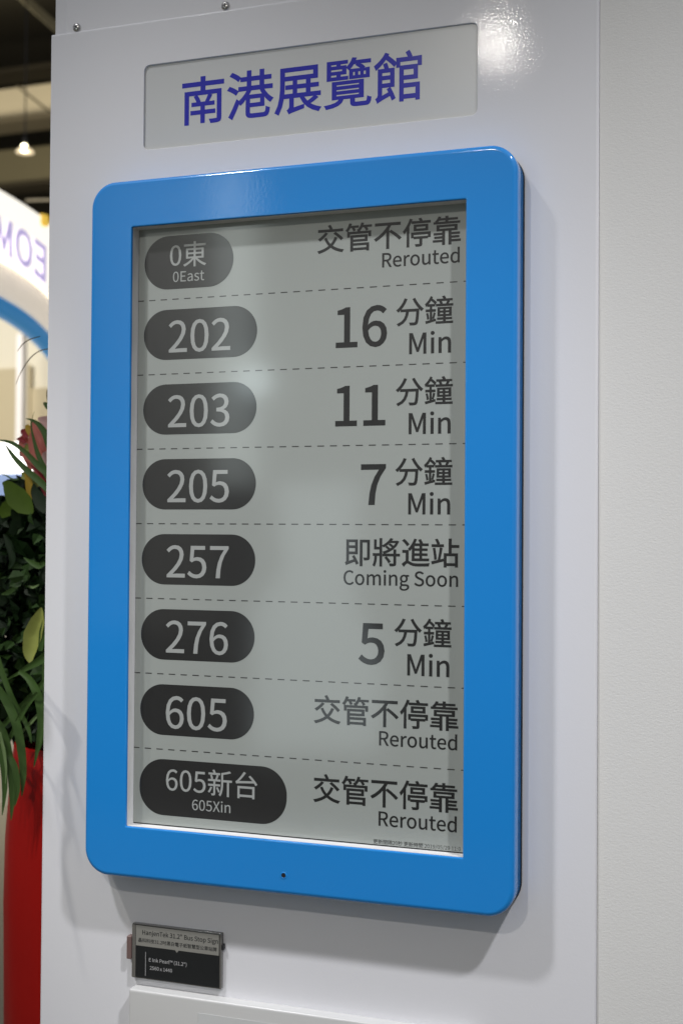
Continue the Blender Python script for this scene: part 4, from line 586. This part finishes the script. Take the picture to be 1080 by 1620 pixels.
# ================================================================== FAR LEFT: THE HALL
def band(name, y0, y1, z, depth, m, x=40, u0=-26000, u1=6000, parent=None):
    return mesh_obj(name, *box(u0, u1, at(x, y0, z)[1], at(x, y1, z)[1], z, z+depth), M[m], parent)
fw_ = mesh_obj('hall_wall', *box(-34000, 8000, -12000, 1857, 24000, 24300), M['roof']); tag(fw_, 'dark far end wall of the exhibition hall', 'wall')
rc = mesh_obj('hall_ceiling', [(-34000, at(40, -60, 9000)[1], 3000), (8000, at(40, -60, 9000)[1], 3000), (8000, -9500, 24000), (-34000, -9500, 24000)], [(0, 1, 2, 3)], M['roof']); tag(rc, kind='structure')
def girder(y0, y1, z, m, label):
    g = thing('roof_girder', label, 'girder', (-10000, at(40, y1, z)[1], z), 'roof girders of the hall')
    mesh_obj('web', *box(-26000, 6000, at(40, y0, z)[1], at(40, y1, z)[1], z, z+200), M[m], g)
    vb = at(40, y1, z)[1]
    mesh_obj('flange', *box(-26000, 6000, vb, vb+70, z-120, z+320), M['purlin'], g)
    return g
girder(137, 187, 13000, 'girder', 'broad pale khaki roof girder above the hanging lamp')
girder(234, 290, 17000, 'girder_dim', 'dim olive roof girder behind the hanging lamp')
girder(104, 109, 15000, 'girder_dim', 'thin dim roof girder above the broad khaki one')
br = thing('roof_brace', 'diagonal khaki roof brace at the top left corner', 'beam', tuple(at(60, 28, 8500)))
mesh_obj('beam', *tube([at(10, -28, 9500), at(108, 60, 8000)], 52, 4), M['girder_dim'], br)
b2 = thing('roof_brace', 'thin dark diagonal rod under the broad khaki girder', 'beam', tuple(at(60, 160, 10500)))
mesh_obj('rod', *tube([at(28, 136, 11000), at(90, 186, 10000)], 13, 8), M['purlin'], b2)
b3 = thing('roof_brace', 'pale level rod just above the curved lit sign', 'beam', tuple(at(60, 316, 7000)))
mesh_obj('rod', *tube([at(42, 317, 7000), at(130, 315, 7000)], 10, 8), M['girder'], b3)
# hanging lamp
zl = 6000; c = at(40, 236, zl); k = 4.0
hl_ = thing('hanging_lamp', 'lit warm bulb under a shallow white shade hanging from the roof', 'lamp', tuple(c))
cu_, cv_ = c[0], c[1]
mesh_obj('lamp_shade', *lathe([(4*k, cv_-5*k), (10*k, cv_-1*k), (15.5*k, cv_+5*k), (15*k, cv_+6*k), (9*k, cv_+1.5*k), (3*k, cv_-2*k)], cu_, zl, 32), M['shade'], hl_, True)
mesh_obj('bulb', *lathe([(.2, cv_-8*k), (4*k, cv_-7*k), (6*k, cv_-2*k), (4.5*k, cv_+4*k), (.2, cv_+6*k)], cu_, zl-8, 24), M['bulb'], hl_, True)
mesh_obj('socket', *lathe([(2*k, cv_-22*k), (4*k, cv_-18*k), (4.5*k, cv_-7*k), (2*k, cv_-5*k)], cu_, zl, 20), M['black'], hl_, True)
mesh_obj('cord', *tube([(cu_, cv_-20*k, zl), (cu_, cv_-2600, zl)], 5, 6), M['black'], hl_)
# curved lit sign
v_top = at(0, 300, 3600)[1]
def dirv(px, py):
    a, b = (px-540)/F, (py-810)/F
    return [ROWS[0][i]*a + ROWS[1][i]*b + ROWS[2][i] for i in range(3)]
xs = [-60, -30, 0, 30, 60, 90, 120]; yt = [268, 283, 300, 318, 338, 361, 388]; yb = [436, 452, 470, 488, 512, 546, 588]
TOP = []; BOT = []
for x, a, b in zip(xs, yt, yb):
    d = dirv(x, a); s = (v_top-CAM[1])/d[1]; q = Vector((CAM[0]+s*d[0], v_top, CAM[2]+s*d[2])); TOP.append(q)
    d2 = dirv(x, b); s2 = (q[2]-CAM[2])/d2[2]; BOT.append(Vector((q[0], CAM[1]+s2*d2[1], q[2])))
T = spline(TOP, 6); B = spline(BOT, 6)
sg = thing('ring_sign', 'curved glowing white fascia with purple letters and a blue lower rim', 'sign', tuple(BOT[3]))
n = len(T); off = Vector((-30, 0, 60))
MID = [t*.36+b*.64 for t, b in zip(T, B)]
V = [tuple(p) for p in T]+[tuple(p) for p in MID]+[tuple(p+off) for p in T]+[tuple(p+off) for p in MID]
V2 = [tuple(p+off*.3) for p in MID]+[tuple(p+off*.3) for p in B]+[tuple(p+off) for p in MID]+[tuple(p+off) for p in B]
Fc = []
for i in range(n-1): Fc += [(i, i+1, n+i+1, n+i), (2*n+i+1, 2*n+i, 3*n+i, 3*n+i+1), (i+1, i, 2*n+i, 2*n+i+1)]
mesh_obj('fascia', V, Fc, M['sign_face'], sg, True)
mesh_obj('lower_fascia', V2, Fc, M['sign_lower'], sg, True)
mesh_obj('rim', *tube([p+Vector((-10, 38, 0)) for p in B], 46, 14), M['tube_blue'], sg, True)
def sgp(x, y, tot):
    f = (76-x*40+60)/180*(n-1); i = max(0, min(n-2, int(f))); f -= i
    t = T[i]*(1-f)+T[i+1]*f; b = B[i]*(1-f)+B[i+1]*f
    w = .57-.31*y/.733
    p = t*(1-w)+b*w
    return (p[0]+14, p[1], p[2]-14)
text('lettering', 'EOM', 1, 0, 0, M['sign_letter'], sg, left=0, bold=.03, place=sgp)
am = thing('amber_lamp', 'small amber lamp on the top edge of the curved sign', 'lamp', tuple(at(68, 350, 4100)))
mesh_obj('lens', *lathe([(.3, at(68, 338, 4100)[1]), (30, at(68, 341, 4100)[1]), (34, at(68, 356, 4100)[1]), (.3, at(68, 359, 4100)[1])], at(68, 350, 4100)[0], 4100, 16), M['amber'], am, True)
# booth behind
zb = 6500
b0 = thing('exhibition_booth', 'cream booth far behind the plant with khaki panels and a white column', 'booth', (at(40, 700, zb)[0], 1857, zb))
mesh_obj('wall', *box(-14000, 1500, at(40, 470, zb)[1], 1857, zb, zb+100), M['cream'], b0)
mesh_obj('panel', *box(at(-300, 600, zb)[0], at(36, 600, zb)[0], at(20, 584, zb)[1], at(20, 720, zb)[1], zb-40, zb-1), M['khaki'], b0)
mesh_obj('panel', *box(at(45, 600, zb)[0], at(140, 600, zb)[0], at(60, 615, zb)[1], at(60, 720, zb)[1], zb-40, zb-1), M['khaki'], b0)
mesh_obj('panel', *box(at(46, 600, zb)[0], at(55, 600, zb)[0], at(60, 578, zb)[1], at(60, 700, zb)[1], zb-60, zb-41), M['khaki'], b0)
mesh_obj('column', *box(at(33, 600, zb-400)[0], at(43, 600, zb-400)[0], at(40, 530, zb-400)[1], 1857, zb-460, zb-400, 8), M['column'], b0)
ct = thing('lit_counter', 'bright backlit white counter top with a pale blue front below it', 'counter', (at(10, 760, 4600)[0], 1857, 4600))
mesh_obj('light_panel', *box(-6500, at(60, 720, 4600)[0], at(20, 700, 4600)[1], at(20, 748, 4600)[1], 4600, 4700), M['lightbox'], ct)
mesh_obj('front_strip', *box(-6500, at(60, 720, 4600)[0], at(20, 748, 4600)[1]+2, at(20, 790, 4600)[1], 4606, 4700), M['bluebox'], ct)
mesh_obj('front', *box(-6500, at(60, 720, 4600)[0], at(20, 790, 4600)[1]+2, 1857, 4612, 4700), M['cream'], ct)

# unseen booth across the aisle, made up to give the glass its soft reflections
def opp(us, vs, L): return (us+(us-699)*L/1285, vs+(vs-356.7)*L/1285)
ob = thing('reflection_booth', 'made-up booth across the aisle, there to give the screen glass its soft reflections', 'booth', (-1500, 1857, -4400))
def oq(name, us0, us1, vs0, vs1, L, m, depth=60, vmax=1856):
    a = opp(us0, vs0, L); b = opp(us1, vs1, L)
    return mesh_obj(name, *box(a[0], b[0], a[1], min(b[1], vmax), -L-depth, -L), M[m], ob)
oq('dark_backdrop', -700, 900, -60, 900, 4700, 'opp_dark')  # added backdrop, keeps ambient light out of the glass
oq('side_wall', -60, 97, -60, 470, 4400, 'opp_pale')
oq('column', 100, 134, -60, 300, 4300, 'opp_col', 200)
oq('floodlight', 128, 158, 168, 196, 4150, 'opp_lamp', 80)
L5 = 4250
pts = [(175, 300), (268, 300), (262, 420), (300, 500), (292, 590), (150, 600), (150, 440), (185, 395)]  # glowing outline shaped to the bright patch wanted in the glass
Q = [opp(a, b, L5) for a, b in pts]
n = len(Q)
mesh_obj('reflection_patch', [(a, b, -L5) for a, b in Q]+[(a, b, -L5-50) for a, b in Q], [tuple(range(n)), tuple(range(2*n-1, n-1, -1))]+[(i, i+n, (i+1) % n+n, (i+1) % n) for i in range(n)], M['opp_lit'], ob)
sc.cycles.use_denoising = True
